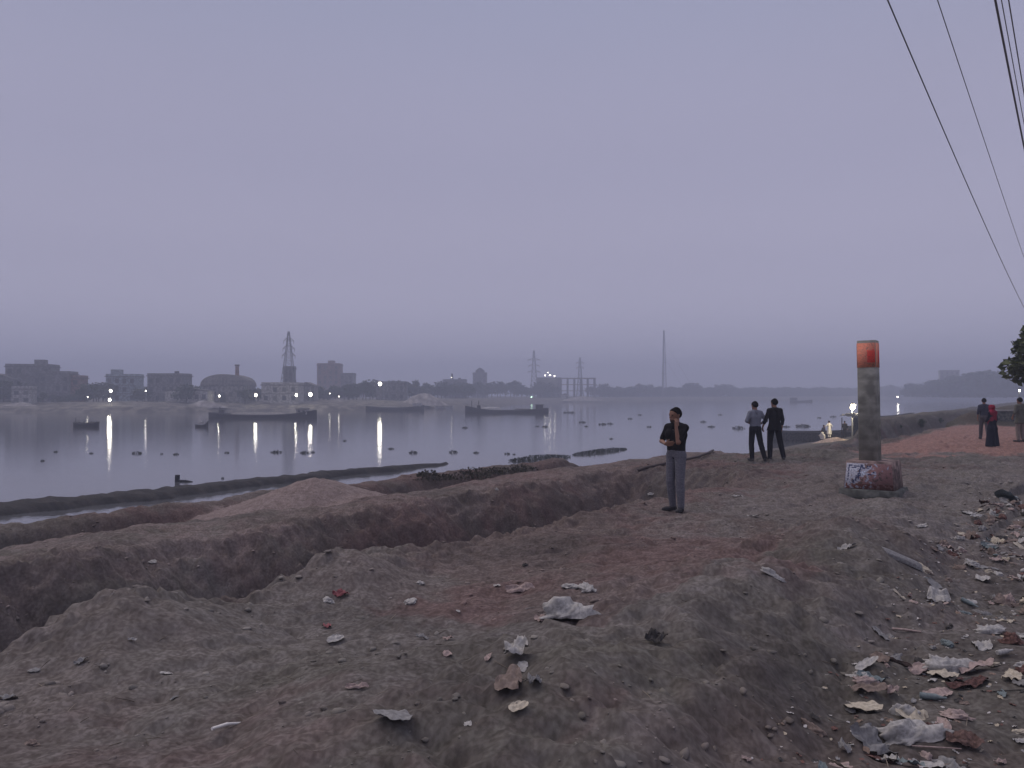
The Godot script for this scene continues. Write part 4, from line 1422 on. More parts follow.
# ---------------------------------------------------------------- people
# a body is a smooth union of tapered bones on a grid, meshed as surface nets
func blob_into(v: PackedVector3Array, idx: PackedInt32Array, bones: Array, cell: float, clips := []) -> Array:
	var lo := Vector3.ONE * 1e9
	var hi := Vector3.ONE * -1e9
	for b in bones:
		var r: float = maxf(b[2], b[3]) + cell * 2.5
		for e in [b[0], b[1]]:
			lo = lo.min(e - Vector3.ONE * r)
			hi = hi.max(e + Vector3.ONE * r)
	var nx := int((hi.x - lo.x) / cell) + 2
	var ny := int((hi.y - lo.y) / cell) + 2
	var nz := int((hi.z - lo.z) / cell) + 2
	var f := PackedFloat32Array()
	f.resize(nx * ny * nz)
	f.fill(1.0)
	for b in bones:
		var a: Vector3 = b[0]
		var ab: Vector3 = b[1] - b[0]
		var l2 := maxf(ab.length_squared(), 1e-9)
		var ra: float = b[2]
		var dr: float = b[3] - b[2]
		var k: float = b[4]
		var m: float = maxf(b[2], b[3]) + k + cell * 2.0
		var p0 := a.min(b[1]) - Vector3.ONE * m - lo
		var p1 := a.max(b[1]) + Vector3.ONE * m - lo
		var x0 := maxi(0, int(p0.x / cell))
		var x1 := mini(nx - 1, int(p1.x / cell) + 1)
		for iz in range(maxi(0, int(p0.z / cell)), mini(nz - 1, int(p1.z / cell) + 1) + 1):
			for iy in range(maxi(0, int(p0.y / cell)), mini(ny - 1, int(p1.y / cell) + 1) + 1):
				var q := (iz * ny + iy) * nx
				for ix in range(x0, x1 + 1):
					var p := lo + Vector3(ix, iy, iz) * cell - a
					var t := clampf(p.dot(ab) / l2, 0.0, 1.0)
					var d := (p - ab * t).length() - ra - dr * t
					var o := f[q + ix]
					if o - d >= k: f[q + ix] = d
					elif d - o < k:
						var h := 0.5 + 0.5 * (o - d) / k
						f[q + ix] = lerpf(o, d, h) - k * h * (1.0 - h) * 0.5
	for c in clips:
		var n: Vector3 = c[0]
		var off: float = c[1]
		var q := 0
		for iz in nz:
			for iy in ny:
				for ix in nx:
					if f[q] < cell * 4.0:
						f[q] = maxf(f[q], n.dot(lo + Vector3(ix, iy, iz) * cell) - off)
					q += 1
	var sx := 1
	var sy := nx
	var sz := nx * ny
	var at := PackedInt32Array()
	at.resize(f.size())
	at.fill(-1)
	var corner := [0, sx, sy, sx + sy, sz, sz + sx, sz + sy, sz + sx + sy]
	var pos := [Vector3(0, 0, 0), Vector3(1, 0, 0), Vector3(0, 1, 0), Vector3(1, 1, 0), Vector3(0, 0, 1), Vector3(1, 0, 1), Vector3(0, 1, 1), Vector3(1, 1, 1)]
	var edges := [[0, 1], [2, 3], [4, 5], [6, 7], [0, 2], [1, 3], [4, 6], [5, 7], [0, 4], [1, 5], [2, 6], [3, 7]]
	for iz in nz - 1:
		for iy in ny - 1:
			var q := (iz * ny + iy) * nx
			for ix in nx - 1:
				var i := q + ix
				var f0 := f[i]
				if f0 > cell * 2.0 or f0 < -cell * 2.0: continue
				var inside := 0
				for c in corner:
					if f[i + c] < 0.0: inside += 1
				if inside == 0 or inside == 8: continue
				var sum := Vector3.ZERO
				var n := 0
				for e in edges:
					var u := f[i + corner[e[0]]]
					var w := f[i + corner[e[1]]]
					if (u < 0.0) != (w < 0.0):
						sum += pos[e[0]].lerp(pos[e[1]], u / (u - w))
						n += 1
				at[i] = v.size()
				v.append(lo + (Vector3(ix, iy, iz) + sum / n) * cell)
	for iz in range(1, nz - 1):
		for iy in range(1, ny - 1):
			var q := (iz * ny + iy) * nx
			for ix in range(1, nx - 1):
				var i := q + ix
				var f0 := f[i]
				if f0 > cell * 2.0 or f0 < -cell * 2.0: continue
				for axis_ in 3:
					var step: int = [sx, sy, sz][axis_]
					var s1: int = [sy, sz, sx][axis_]
					var s2: int = [sz, sx, sy][axis_]
					var f1 := f[i + step]
					if (f0 < 0.0) == (f1 < 0.0): continue
					var a := at[i - s1 - s2]
					var b := at[i - s2]
					var c := at[i]
					var d := at[i - s1]
					if a < 0 or b < 0 or c < 0 or d < 0: continue
					if f0 < 0.0: idx.append_array(PackedInt32Array([a, c, b, a, d, c]))
					else: idx.append_array(PackedInt32Array([a, b, c, a, c, d]))
	return [v, idx]

func blob_mesh(groups: Array) -> ArrayMesh:
	# groups: [bones, cell, clips]
	var v := PackedVector3Array()
	var idx := PackedInt32Array()
	for g in groups:
		var r := blob_into(v, idx, g[0], g[1], g[2] if g.size() > 2 else [])
		v = r[0]
		idx = r[1]
	return arrays_mesh(v, smooth_normals(v, idx), idx)

func hand_bones(w: Vector3, dir: Vector3, palm: Vector3, thumb_side: float, curl: float) -> Array:
	var d := dir.normalized()
	var n := (palm - d * palm.dot(d)).normalized()
	var s := d.cross(n) * thumb_side
	var out := []
	var lens := [0.070, 0.080, 0.074, 0.058]
	for k in 4:
		var o := (1.5 - k) * 0.021
		var base := w + d * (0.088 - 0.006 * absf(k - 1.0)) + s * o
		out.append([w + s * o * 0.55 + d * 0.01, base, 0.016, 0.0125, 0.012])
		var p := base
		var ang := curl * (0.9 + 0.12 * k)
		for j in 3:
			var q: Vector3 = p + (d * cos(ang) + n * sin(ang)) * lens[k] * [0.45, 0.32, 0.25][j]
			out.append([p, q, 0.0095 - 0.0009 * j, 0.0088 - 0.0009 * j, 0.004])
			p = q
			ang += curl * 0.8
	var tb := w + d * 0.028 + s * 0.026
	var tm := tb + (d * 0.6 + s * 0.75 + n * 0.25).normalized() * 0.038
	out.append([tb, tm, 0.0125, 0.0105, 0.008])
	out.append([tm, tm + (d * 0.9 + s * 0.25 + n * 0.3).normalized() * 0.03, 0.0105, 0.0085, 0.005])
	return out

# j: joints of the pose; facing +z, the person's left at +x, 1.72 m tall
func stance(changes := {}) -> Dictionary:
	var j := {"hl": Vector3(0.085, 0.93, 0), "kl": Vector3(0.10, 0.50, 0.025), "al": Vector3(0.105, 0.09, -0.02), "tl": Vector3(0.125, 0.035, 0.165),
		"hr": Vector3(-0.085, 0.93, 0), "kr": Vector3(-0.10, 0.50, 0.025), "ar": Vector3(-0.105, 0.09, -0.02), "tr": Vector3(-0.125, 0.035, 0.165),
		"sl": Vector3(0.168, 1.40, -0.01), "el": Vector3(0.235, 1.14, -0.03), "wl": Vector3(0.235, 0.90, 0.05),
		"sr": Vector3(-0.168, 1.40, -0.01), "er": Vector3(-0.235, 1.14, -0.03), "wr": Vector3(-0.235, 0.90, 0.05),
		"neck": Vector3(0, 1.455, -0.015), "head": Vector3(0, 1.60, 0.02), "look": Vector3(0, 0, 0),
		"hdl": Vector3(0, -1, 0.15), "hdr": Vector3(0, -1, 0.15), "pnl": Vector3(-1, 0, 0.1), "pnr": Vector3(1, 0, 0.1), "curl": 0.35}
	for k in changes: j[k] = changes[k]
	return j

func torso_bones(j: Dictionary, more: float) -> Array:
	var hip: Vector3 = (j.hl + j.hr) * 0.5
	var chest: Vector3 = (j.sl + j.sr) * 0.5
	var out := []
	for s in [-1.0, 1.0]:
		out.append([hip + Vector3(s * 0.062, 0.0, -0.012), hip + Vector3(s * 0.058, 0.14, 0.0), 0.098 + more, 0.090 + more, 0.05])
		out.append([hip + Vector3(s * 0.058, 0.14, 0.0), chest + Vector3(s * 0.085, -0.11, 0.008), 0.090 + more, 0.102 + more, 0.05])
		out.append([chest + Vector3(s * 0.085, -0.11, 0.008), chest + Vector3(s * 0.085, -0.04, -0.004), 0.102 + more, 0.080 + more, 0.05])
	out.append([j.sl, chest + Vector3(0.03, 0.03, 0), 0.058 + more, 0.062 + more, 0.05])
	out.append([j.sr, chest + Vector3(-0.03, 0.03, 0), 0.058 + more, 0.062 + more, 0.05])
	return out

func arm_bones(j: Dictionary, side: String, more: float, upto: float) -> Array:
	var s: Vector3 = j["s" + side]
	var e: Vector3 = j["e" + side]
	var w: Vector3 = j["w" + side]
	var out := [[s, s.lerp(e, minf(1.0, upto)), 0.050 + more, lerpf(0.050, 0.039, minf(1.0, upto)) + more, 0.03]]
	if upto > 1.0:
		out.append([e, e.lerp(w, minf(1.0, upto - 1.0)), 0.039 + more, lerpf(0.040, 0.026, minf(1.0, upto - 1.0)) + more, 0.02])
	return out

func leg_bones(j: Dictionary, side: String, more: float, flare := 0.0) -> Array:
	var a: Vector3 = j["h" + side]
	var k: Vector3 = j["k" + side]
	var n: Vector3 = j["a" + side]
	return [[a, k, 0.082 + more, 0.055 + more + flare * 0.5, 0.03], [k, k.lerp(n, 0.35), 0.055 + more + flare * 0.5, 0.054 + more + flare * 0.5, 0.02], [k.lerp(n, 0.35), n, 0.054 + more + flare * 0.5, 0.036 + more + flare, 0.02]]

func shoe_bones(j: Dictionary, side: String, more: float) -> Array:
	var n: Vector3 = j["a" + side]
	var t: Vector3 = j["t" + side]
	var fwd := Vector3(t.x - n.x, 0, t.z - n.z).normalized()
	var heel := Vector3(n.x, t.y + 0.005, n.z) - fwd * 0.045
	return [[heel, t, 0.036 + more, 0.030 + more, 0.02], [heel + fwd * 0.03, n + Vector3(0, -0.01, 0), 0.036 + more, 0.036 + more, 0.03], [t - fwd * 0.06, t + fwd * 0.025, 0.040 + more, 0.026 + more, 0.02]]

func head_turn(j: Dictionary) -> Transform3D:
	var l: Vector3 = j.look
	return Transform3D(Basis.from_euler(Vector3(l.x, l.y, l.z)), j.head)

func head_bones(T: Transform3D, more := 0.0) -> Array:
	var out := []
	for b in [[Vector3(0, 0.035, -0.028), Vector3(0, 0.040, 0.022), 0.084, 0.080, 0.03], [Vector3(0, -0.01, 0.035), Vector3(0, -0.055, 0.050), 0.066, 0.050, 0.03], [Vector3(-0.014, -0.088, 0.066), Vector3(0.014, -0.088, 0.066), 0.026, 0.026, 0.03]]:
		out.append([T * b[0], T * b[1], b[2] + more, b[3] + more, b[4]])
	return out

func person(label: String, at: Vector3, yaw: float, tall: float, j: Dictionary, look: Dictionary) -> Node3D:
	var o := thing("person", label, "person", at, yaw, look.get("group", ""))
	o.scale = Vector3.ONE * tall / 1.72
	var cell: float = look.get("cell", 0.016)
	var T := head_turn(j)
	# body, head and hands in one skin
	var body := torso_bones(j, -0.012)
	for s in ["l", "r"]:
		body.append_array(arm_bones(j, s, 0.0, 2.0))
		body.append_array(leg_bones(j, s, -0.006))
		body.append_array(shoe_bones(j, s, -0.010))
	body.append([j.neck + Vector3(0, -0.04, 0), T * Vector3(0, -0.045, -0.012), 0.062, 0.052, 0.03])
	var hd := head_bones(T)
	hd.append([T * Vector3(0, 0.012, 0.098), T * Vector3(0, -0.028, 0.116), 0.009, 0.014, 0.012])
	hd.append([T * Vector3(-0.045, 0.030, 0.085), T * Vector3(0.045, 0.030, 0.085), 0.014, 0.014, 0.014])
	hd.append([T * Vector3(-0.018, -0.058, 0.098), T * Vector3(0.018, -0.058, 0.098), 0.010, 0.010, 0.010])
	for s in [-1.0, 1.0]:
		hd.append([T * Vector3(s * 0.080, 0.015, -0.008), T * Vector3(s * 0.078, -0.022, 0.0), 0.017, 0.012, 0.008])
	hd.append([j.neck, T * Vector3(0, -0.05, -0.015), 0.055, 0.052, 0.02])
	var fine: float = look.get("fine", 0.009)
	var groups := [[body, cell], [hd, fine]]
	groups.append([hand_bones(j.wl, j.hdl, j.pnl, 1.0 if look.get("flip", false) else -1.0, j.curl), look.get("hand", 0.006)])
	groups.append([hand_bones(j.wr, j.hdr, j.pnr, -1.0 if look.get("flip", false) else 1.0, j.curl), look.get("hand", 0.006)])
	obj("body", blob_mesh(groups), look.get("skin", M.skin), o)
	# clothes
	var up := torso_bones(j, 0.010)
	for s in ["l", "r"]:
		up.append_array(arm_bones(j, s, 0.014, look.get("sleeve", 0.72)))
	up.append([j.neck + Vector3(0, -0.03, 0), j.neck + Vector3(0, 0.012, 0.0), 0.07, 0.064, 0.03])
	var hem: float = look.get("hem", 0.90)
	if hem < 0.85:
		# a long shirt falls straight from the hips
		for s in [-1.0, 1.0]:
			up.append([Vector3(s * 0.07, 0.95, 0.0), Vector3(s * 0.10, hem, 0.01), 0.115, 0.125 + look.get("full", 0.0), 0.08])
	obj("shirt", blob_mesh([[up, cell, [[Vector3(0, -1, 0), -hem], [Vector3(0, 1, -0.25).normalized(), 1.462]]]]), look.shirt, o)
	if look.has("trousers"):
		var low := []
		for s in ["l", "r"]: low.append_array(leg_bones(j, s, 0.016, look.get("flare", 0.012)))
		for s in [-1.0, 1.0]:
			low.append([Vector3(s * 0.062, 0.95, -0.012), Vector3(s * 0.058, 1.02, 0.0), 0.112, 0.104, 0.05])
		obj("trousers", blob_mesh([[low, cell, [[Vector3(0, 1, 0), 1.03], [Vector3(0, -1, 0), -look.get("cuff", 0.05)]]]]), look.trousers, o)
	for s in ["l", "r"]:
		if look.has("shoes"):
			obj("shoe", blob_mesh([[shoe_bones(j, s, 0.004), minf(cell, 0.014), [[Vector3(0, 1, 0), 0.105], [Vector3(0, -1, 0), 0.0]] if look.get("cuff", 0.0) < 0.3 else []]]), look.shoes, o)
	if look.get("hair", true):
		var hb := head_bones(T, 0.008).slice(0, 1)
		hb.append([T * Vector3(0, 0.055, 0.03), T * Vector3(0, 0.075, -0.02), 0.064, 0.074, 0.03])
		var nrm: Vector3 = T.basis * Vector3(0, -1, 0.85).normalized()
		obj("hair", blob_mesh([[hb, fine, [[nrm, nrm.dot(T * Vector3(0, 0.012, 0))]]]]), M.hair, o)
	if look.get("beard", false):
		var bb := head_bones(T, 0.003).slice(1)
		var n1: Vector3 = T.basis * Vector3(0, 1, 0.25).normalized()
		obj("beard", blob_mesh([[bb, fine, [[n1, n1.dot(T * Vector3(0, -0.056, 0.05))]]]]), M.beard, o)
	if look.get("face", true):
		for s in [-1.0, 1.0]:
			var e := SphereMesh.new()
			e.radius = 0.0125
			e.height = 0.025
			e.radial_segments = 10
			e.rings = 6
			obj("eye", e, M.eye, o).position = T * Vector3(s * 0.033, 0.008, 0.089)
		obj("mouth", tube_mesh([T * Vector3(-0.024, -0.052, 0.104), T * Vector3(0, -0.050, 0.109), T * Vector3(0.024, -0.052, 0.104)], [0.003, 0.005, 0.003], 6), M.lip, o)
	return o

func stand_at(px: float, py: float) -> Vector3:
	return on_ground(px, py)

func build_people() -> void:
	M.skin = flat(0.20, 0.105, 0.070, 0.55, 0.4)
	M.hair = flat(0.010, 0.009, 0.009, 0.85, 0.12)
	M.beard = flat(0.055, 0.036, 0.028, 0.9, 0.15)
	M.eye = flat(0.02, 0.015, 0.012, 0.2, 0.5)
	M.lip = flat(0.13, 0.055, 0.045, 0.5, 0.4)
	var cloth := func(r: float, g: float, b: float) -> StandardMaterial3D:
		var m := rough_surface(r, g, b, 4.0, 0.15, 0.9, 70, 0.1)
		m.metallic_specular = 0.15
		m.uv1_world_triplanar = false
		return m
	var black: Material = cloth.call(0.020, 0.019, 0.021)
	var grey: Material = cloth.call(0.19, 0.205, 0.245)
	var jeans: Material = cloth.call(0.150, 0.150, 0.175)
	var dark: Material = cloth.call(0.018, 0.018, 0.022)
	var shoe: Material = cloth.call(0.06, 0.058, 0.060)
	# the man with one hand raised to his face, the other forearm across his body
	var p := stand_at(676, 511.5)
	var j := stance({"el": Vector3(0.165, 1.165, 0.175), "wl": Vector3(0.120, 1.425, 0.170), "hdl": Vector3(-0.10, 1.0, -0.42), "pnl": Vector3(-1, 0.1, -0.25),
		"er": Vector3(-0.275, 1.165, 0.03), "wr": Vector3(-0.055, 1.135, 0.225), "hdr": Vector3(1.0, 0.05, -0.02), "pnr": Vector3(0, 0.35, -1), "look": Vector3(0.03, -0.28, 0.0),
		"kl": Vector3(0.10, 0.50, 0.035), "al": Vector3(0.115, 0.09, 0.03), "tl": Vector3(0.17, 0.035, 0.205), "ar": Vector3(-0.10, 0.09, -0.04), "tr": Vector3(-0.14, 0.035, 0.14)})
	var o := person("man in black shirt and grey jeans with one hand raised to his face", p, deg_to_rad(-47), 1.73, j, {"shirt": black, "trousers": jeans, "shoes": shoe, "cell": 0.0125, "fine": 0.0075, "hand": 0.0042, "sleeve": 0.78, "hem": 0.865, "flare": 0.004, "beard": true})
	# the pair looking out over the river
	p = stand_at(755, 461)
	j = stance({"el": Vector3(0.285, 1.17, -0.04), "wl": Vector3(0.12, 1.10, 0.17), "hdl": Vector3(-1, 0.1, 0.2), "pnl": Vector3(0, 0, -1), "er": Vector3(-0.315, 1.17, -0.06), "wr": Vector3(-0.155, 1.04, 0.12), "hdr": Vector3(1, -0.15, 0.25), "pnr": Vector3(0, 0, -1),
		"kl": Vector3(0.11, 0.5, 0.02), "al": Vector3(0.115, 0.09, -0.03), "kr": Vector3(-0.17, 0.50, -0.01), "ar": Vector3(-0.265, 0.09, -0.06), "tr": Vector3(-0.33, 0.035, 0.10), "look": Vector3(0.05, 0.15, 0)})
	person("man in grey shirt and dark trousers seen from behind, elbow out", p, PI + 0.18, 1.70, j, {"shirt": grey, "trousers": dark, "shoes": shoe, "sleeve": 1.35, "hem": 0.92})
	p = stand_at(774.5, 459.5)
	j = stance({"el": Vector3(0.265, 1.16, -0.02), "wl": Vector3(0.315, 0.93, 0.09), "er": Vector3(-0.225, 1.14, -0.03), "wr": Vector3(-0.225, 0.89, 0.03), "kl": Vector3(0.12, 0.50, 0.05), "al": Vector3(0.12, 0.09, 0.05), "tl": Vector3(0.14, 0.035, 0.235), "kr": Vector3(-0.15, 0.49, -0.03), "ar": Vector3(-0.215, 0.09, -0.10), "tr": Vector3(-0.27, 0.035, 0.06), "look": Vector3(0.0, 0.25, 0)})
	person("man all in black seen from behind, arms hanging, beside the grey shirt", p, PI + 0.1, 1.74, j, {"shirt": black, "trousers": dark, "shoes": shoe, "sleeve": 1.5, "hem": 0.84})
	# the woman in a red scarf and the men near her
	p = stand_at(992, 447)
	j = stance({"el": Vector3(0.23, 1.15, 0.02), "wl": Vector3(0.12, 1.02, 0.2), "hdl": Vector3(-1, 0, 0.2), "pnl": Vector3(0, 0, -1), "er": Vector3(-0.24, 1.13, -0.02), "wr": Vector3(-0.22, 0.90, 0.06)})
	woman(p, deg_to_rad(205), 1.55, j, cloth)
	p = stand_at(984, 440.5)
	person("man in dark blue-grey shirt walking behind the woman in red scarf", p, PI - 0.3, 1.68, stance({"kl": Vector3(0.10, 0.51, 0.10), "al": Vector3(0.10, 0.10, 0.16), "tl": Vector3(0.11, 0.05, 0.34), "kr": Vector3(-0.10, 0.49, -0.04), "ar": Vector3(-0.10, 0.10, -0.2), "tr": Vector3(-0.11, 0.035, -0.03)}), {"shirt": cloth.call(0.05, 0.055, 0.08), "trousers": cloth.call(0.10, 0.09, 0.10), "shoes": shoe, "sleeve": 1.2, "cell": 0.02, "fine": 0.013, "hand": 0.008})
	p = stand_at(1020, 443)
	person("man in olive-grey loose shirt at the right edge, seen from behind", p, PI + 0.2, 1.70, stance({"el": Vector3(0.27, 1.15, -0.03), "er": Vector3(-0.265, 1.15, -0.03), "wl": Vector3(0.2, 1.0, 0.15), "wr": Vector3(-0.26, 0.92, 0.04)}), {"shirt": cloth.call(0.125, 0.125, 0.105), "trousers": cloth.call(0.24, 0.20, 0.18), "shoes": shoe, "sleeve": 1.25, "hem": 0.72, "full": 0.01, "cell": 0.02, "fine": 0.013, "hand": 0.008, "cuff": 0.1})
	# people on the lit sand heap
	var far := {"cell": 0.03, "fine": 0.02, "hand": 0.012}
	var white: Material = cloth.call(0.62, 0.60, 0.56)
	var spot := func(px: float, d: float) -> Vector3:
		var q := far_at(px, d)
		q.y = height(q.x, q.z)
		return q
	var hp := far_at(830, 76)
	p = spot.call(829, 77.5)
	p.y = maxf(p.y, -2.4)
	person("person in long white robe standing on the lit sand heap", p, PI + 0.3, 1.66, stance({"el": Vector3(0.34, 1.22, 0.02), "wl": Vector3(0.45, 1.10, 0.12), "er": Vector3(-0.34, 1.2, 0.02), "wr": Vector3(-0.40, 1.05, 0.15)}), far.merged({"shirt": white, "trousers": white, "shoes": shoe, "sleeve": 1.85, "hem": 0.35, "full": 0.04}))
	p = spot.call(823.5, 75.5)
	p.y = maxf(p.y, -2.45) - 0.52
	person("person in white crouching on the lit sand heap", p, PI + 0.8, 1.60, stance({"kl": Vector3(0.14, 0.98, 0.36), "al": Vector3(0.12, 0.60, 0.20), "tl": Vector3(0.13, 0.56, 0.38), "kr": Vector3(-0.14, 0.98, 0.36), "ar": Vector3(-0.12, 0.60, 0.20), "tr": Vector3(-0.13, 0.56, 0.38), "hl": Vector3(0.085, 0.76, 0), "hr": Vector3(-0.085, 0.76, 0), "sl": Vector3(0.18, 1.22, 0.14), "sr": Vector3(-0.18, 1.22, 0.14), "neck": Vector3(0, 1.26, 0.15), "head": Vector3(0, 1.40, 0.20), "el": Vector3(0.25, 1.0, 0.25), "wl": Vector3(0.15, 0.95, 0.45), "er": Vector3(-0.25, 1.0, 0.25), "wr": Vector3(-0.15, 0.95, 0.45), "hdl": Vector3(-0.4, -0.6, 0.6), "hdr": Vector3(0.4, -0.6, 0.6)}), far.merged({"shirt": white, "trousers": white, "shoes": shoe, "sleeve": 1.8, "hem": 0.60, "cuff": 0.55}))
	p = spot.call(844.5, 77)
	p.y = maxf(p.y, -2.4)
	person("person in dark clothes standing between the white robe and the lamp pole", p, PI - 0.4, 1.66, stance(), far.merged({"shirt": dark, "trousers": dark, "shoes": shoe, "sleeve": 1.5}))
	p = spot.call(823.5, 80)
	person("person in dark clothes half hidden behind the white robed one", p, 0.4, 1.62, stance(), far.merged({"shirt": cloth.call(0.05, 0.05, 0.07), "trousers": dark, "shoes": shoe, "sleeve": 1.5}))

func woman(p: Vector3, yaw: float, tall: float, j: Dictionary, cloth: Callable) -> void:
	var red: Material = cloth.call(0.26, 0.018, 0.045)
	var navy: Material = cloth.call(0.016, 0.016, 0.028)
	var o := person("woman in red headscarf and long black dress carrying a dark bag", p, yaw, tall, j, {"shirt": navy, "shoes": navy, "sleeve": 1.8, "hem": 0.9, "cell": 0.018, "fine": 0.012, "hand": 0.007, "hair": false})
	var sk := []
	for s in [-1.0, 1.0]:
		sk.append([Vector3(s * 0.06, 1.02, 0), Vector3(s * 0.09, 0.75, 0), 0.105, 0.135, 0.07])
		sk.append([Vector3(s * 0.09, 0.75, 0), Vector3(s * 0.12, 0.08, 0.0), 0.135, 0.19, 0.09])
	obj("dress", blob_mesh([[sk, 0.018, [[Vector3(0, -1, 0), -0.03]]]]), navy, o)
	var T := head_turn(j)
	var sc := head_bones(T, 0.022).slice(0, 2)
	sc.append([T * Vector3(0, 0.0, -0.02), j.neck, 0.10, 0.10, 0.06])
	for s in [-1.0, 1.0]:
		sc.append([j.neck + Vector3(s * 0.03, -0.01, -0.01), j.neck + Vector3(s * 0.14, -0.06, -0.02), 0.095, 0.085, 0.06])
		sc.append([j.neck + Vector3(s * 0.08, -0.06, 0.0), j.neck + Vector3(s * 0.08, -0.34, 0.01), 0.115, 0.105, 0.08])
	sc.append([j.neck + Vector3(0.09, -0.3, 0.06), j.neck + Vector3(0.11, -0.5, 0.09), 0.08, 0.05, 0.06])
	var n: Vector3 = T.basis * Vector3(0, -0.1, 1.0).normalized()
	obj("headscarf", blob_mesh([[sc, 0.014, []]]), red, o)
	obj("face_opening", blob_mesh([[[[T * Vector3(0, 0.0, 0.062), T * Vector3(0, -0.04, 0.064), 0.05, 0.045, 0.03]], 0.010]]), M.skin, o)
	var bg := [[Vector3(-0.26, 0.66, 0.04), Vector3(-0.26, 0.50, 0.04), 0.07, 0.085, 0.04], [Vector3(-0.26, 0.66, 0.14), Vector3(-0.26, 0.50, 0.14), 0.06, 0.08, 0.05]]
	var b := thing("shoulder_bag", "dark bag hanging at the side of the woman in red scarf", "bag", p, yaw)
	b.scale = Vector3.ONE * tall / 1.72
	obj("bag_body", blob_mesh([[bg, 0.016]]), navy, b)
	obj("strap", tube_mesh([Vector3(-0.26, 0.68, 0.02), Vector3(-0.25, 0.84, 0.06), Vector3(-0.225, 0.88, 0.09), Vector3(-0.25, 0.84, 0.12), Vector3(-0.26, 0.68, 0.15)], [0.012, 0.012, 0.012, 0.012, 0.012], 6), navy, b)

# ---------------------------------------------------------------- rubbish
func scrap_mesh(seed_: int, crumple: float) -> ArrayMesh:
	# a torn sheet about one metre across, creased and curled
	var r := RandomNumberGenerator.new()
	r.seed = seed_
	var n := 11
	var v := PackedVector3Array()
	var idx := PackedInt32Array()
	var ang := []
	for k in 8: ang.append(r.randf_range(0.55, 1.0))
	var off := r.randf() * 100.0
	for i in n:
		for j in n:
			var a := float(i) / (n - 1) * 2.0 - 1.0
			var b := float(j) / (n - 1) * 2.0 - 1.0
			# square to disc, then a ragged rim
			var q := Vector2(a * sqrt(1.0 - b * b * 0.5), b * sqrt(1.0 - a * a * 0.5))
			var t := fposmod(q.angle() / TAU, 1.0) * 8.0
			var rim: float = lerpf(ang[int(t) % 8], ang[(int(t) + 1) % 8], fposmod(t, 1.0))
			q *= rim * 0.5
			var y := (absf(nb.get_noise_2d(q.x * 1.3 + off, q.y * 1.3)) * 1.6 + absf(nb.get_noise_2d(q.x * 3.1 + off, q.y * 3.1 + 8.0)) * 0.6) * crumple
			v.append(Vector3(q.x, maxf(y, -0.01) + 0.01, q.y))
	for i in n - 1:
		for j in n - 1:
			var q := i * n + j
			if r.randf() < 0.5: idx.append_array(PackedInt32Array([q, q + 1, q + n, q + 1, q + n + 1, q + n]))
			else: idx.append_array(PackedInt32Array([q, q + 1, q + n + 1, q, q + n + 1, q + n]))
	var n_ := face_up(v, idx)
	return arrays_mesh(v, n_, idx)

func bag_mesh(seed_: int) -> ArrayMesh:
	# a crumpled half-empty bag about one metre across
	var v := PackedVector3Array()
	var idx := PackedInt32Array()
	var a := 26
	var b := 11
	var off := seed_ * 13.0
	for i in a:
		for j in b:
			var th := TAU * i / a
			var ph := PI * 0.5 * j / (b - 1)
			var d := Vector3(cos(th) * cos(ph), sin(ph), sin(th) * cos(ph))
			var r := 0.5 * (1.0 + 0.75 * nb.get_noise_3d(d.x * 0.9 + off, d.y * 0.9, d.z * 0.9) + 0.5 * absf(nc.get_noise_3d(d.x * 0.7 + off, d.y * 0.7, d.z * 0.7)))
			v.append(Vector3(d.x * r, d.y * r * 0.62 - 0.03, d.z * r * 0.8))
	for i in a:
		for j in b - 1:
			var p := i * b + j
			var q := ((i + 1) % a) * b + j
			idx.append_array(PackedInt32Array([p, p + 1, q, q, p + 1, q + 1]))
	return arrays_mesh(v, smooth_normals(v, idx), idx)

func lump_mesh() -> ArrayMesh:
	var st := new_st()
	var ico := SphereMesh.new()
	ico.radial_segments = 8
	ico.rings = 4
	ico.radius = 0.5
	ico.height = 1.0
	var a := ico.get_mesh_arrays()
	var v: PackedVector3Array = a[Mesh.ARRAY_VERTEX]
	for k in v.size():
		v[k] *= 1.0 + 0.5 * nb.get_noise_3d(v[k].x * 1.4 + 5.0, v[k].y * 1.4, v[k].z * 1.4)
		v[k].y *= 0.55
		v[k].x *= 1.25
	var idx: PackedInt32Array = a[Mesh.ARRAY_INDEX]
	for e in idx: st.add_vertex(v[e])
	st.generate_normals()
	return st.commit()

func stick_mesh() -> ArrayMesh:
	return tube_mesh([Vector3(-0.5, 0.012, 0), Vector3(-0.1, 0.03, 0.02), Vector3(0.5, 0.014, 0)], [0.018, 0.02, 0.014], 6)

var scraps := []
var bags := []

func lay(called: String, category: String, label: String, mesh: Mesh, m: Material, px: float, py: float, wpx: float, turn: float, group := "", squash := 1.0, yk := 1.0) -> MeshInstance3D:
	var p := on_ground(px, py)
	var k := wpx * -p.z / FOCAL
	var o := obj(called, mesh, m)
	settle(o, p, turn)
	o.scale = Vector3(k, k * yk, k * squash)
	tag(o, label, category, group)
	return o

func settle(o: Node3D, p: Vector3, turn: float) -> void:
	# lies along the slope of the ground
	var e := 0.06
	var n := Vector3(height(p.x - e, p.z) - height(p.x + e, p.z), 2.0 * e, height(p.x, p.z - e) - height(p.x, p.z + e)).normalized()
	var x := Vector3(cos(turn), 0, sin(turn))
	x = (x - n * x.dot(n)).normalized()
	o.basis = Basis(x, n, x.cross(n))
	o.position = p + n * 0.004

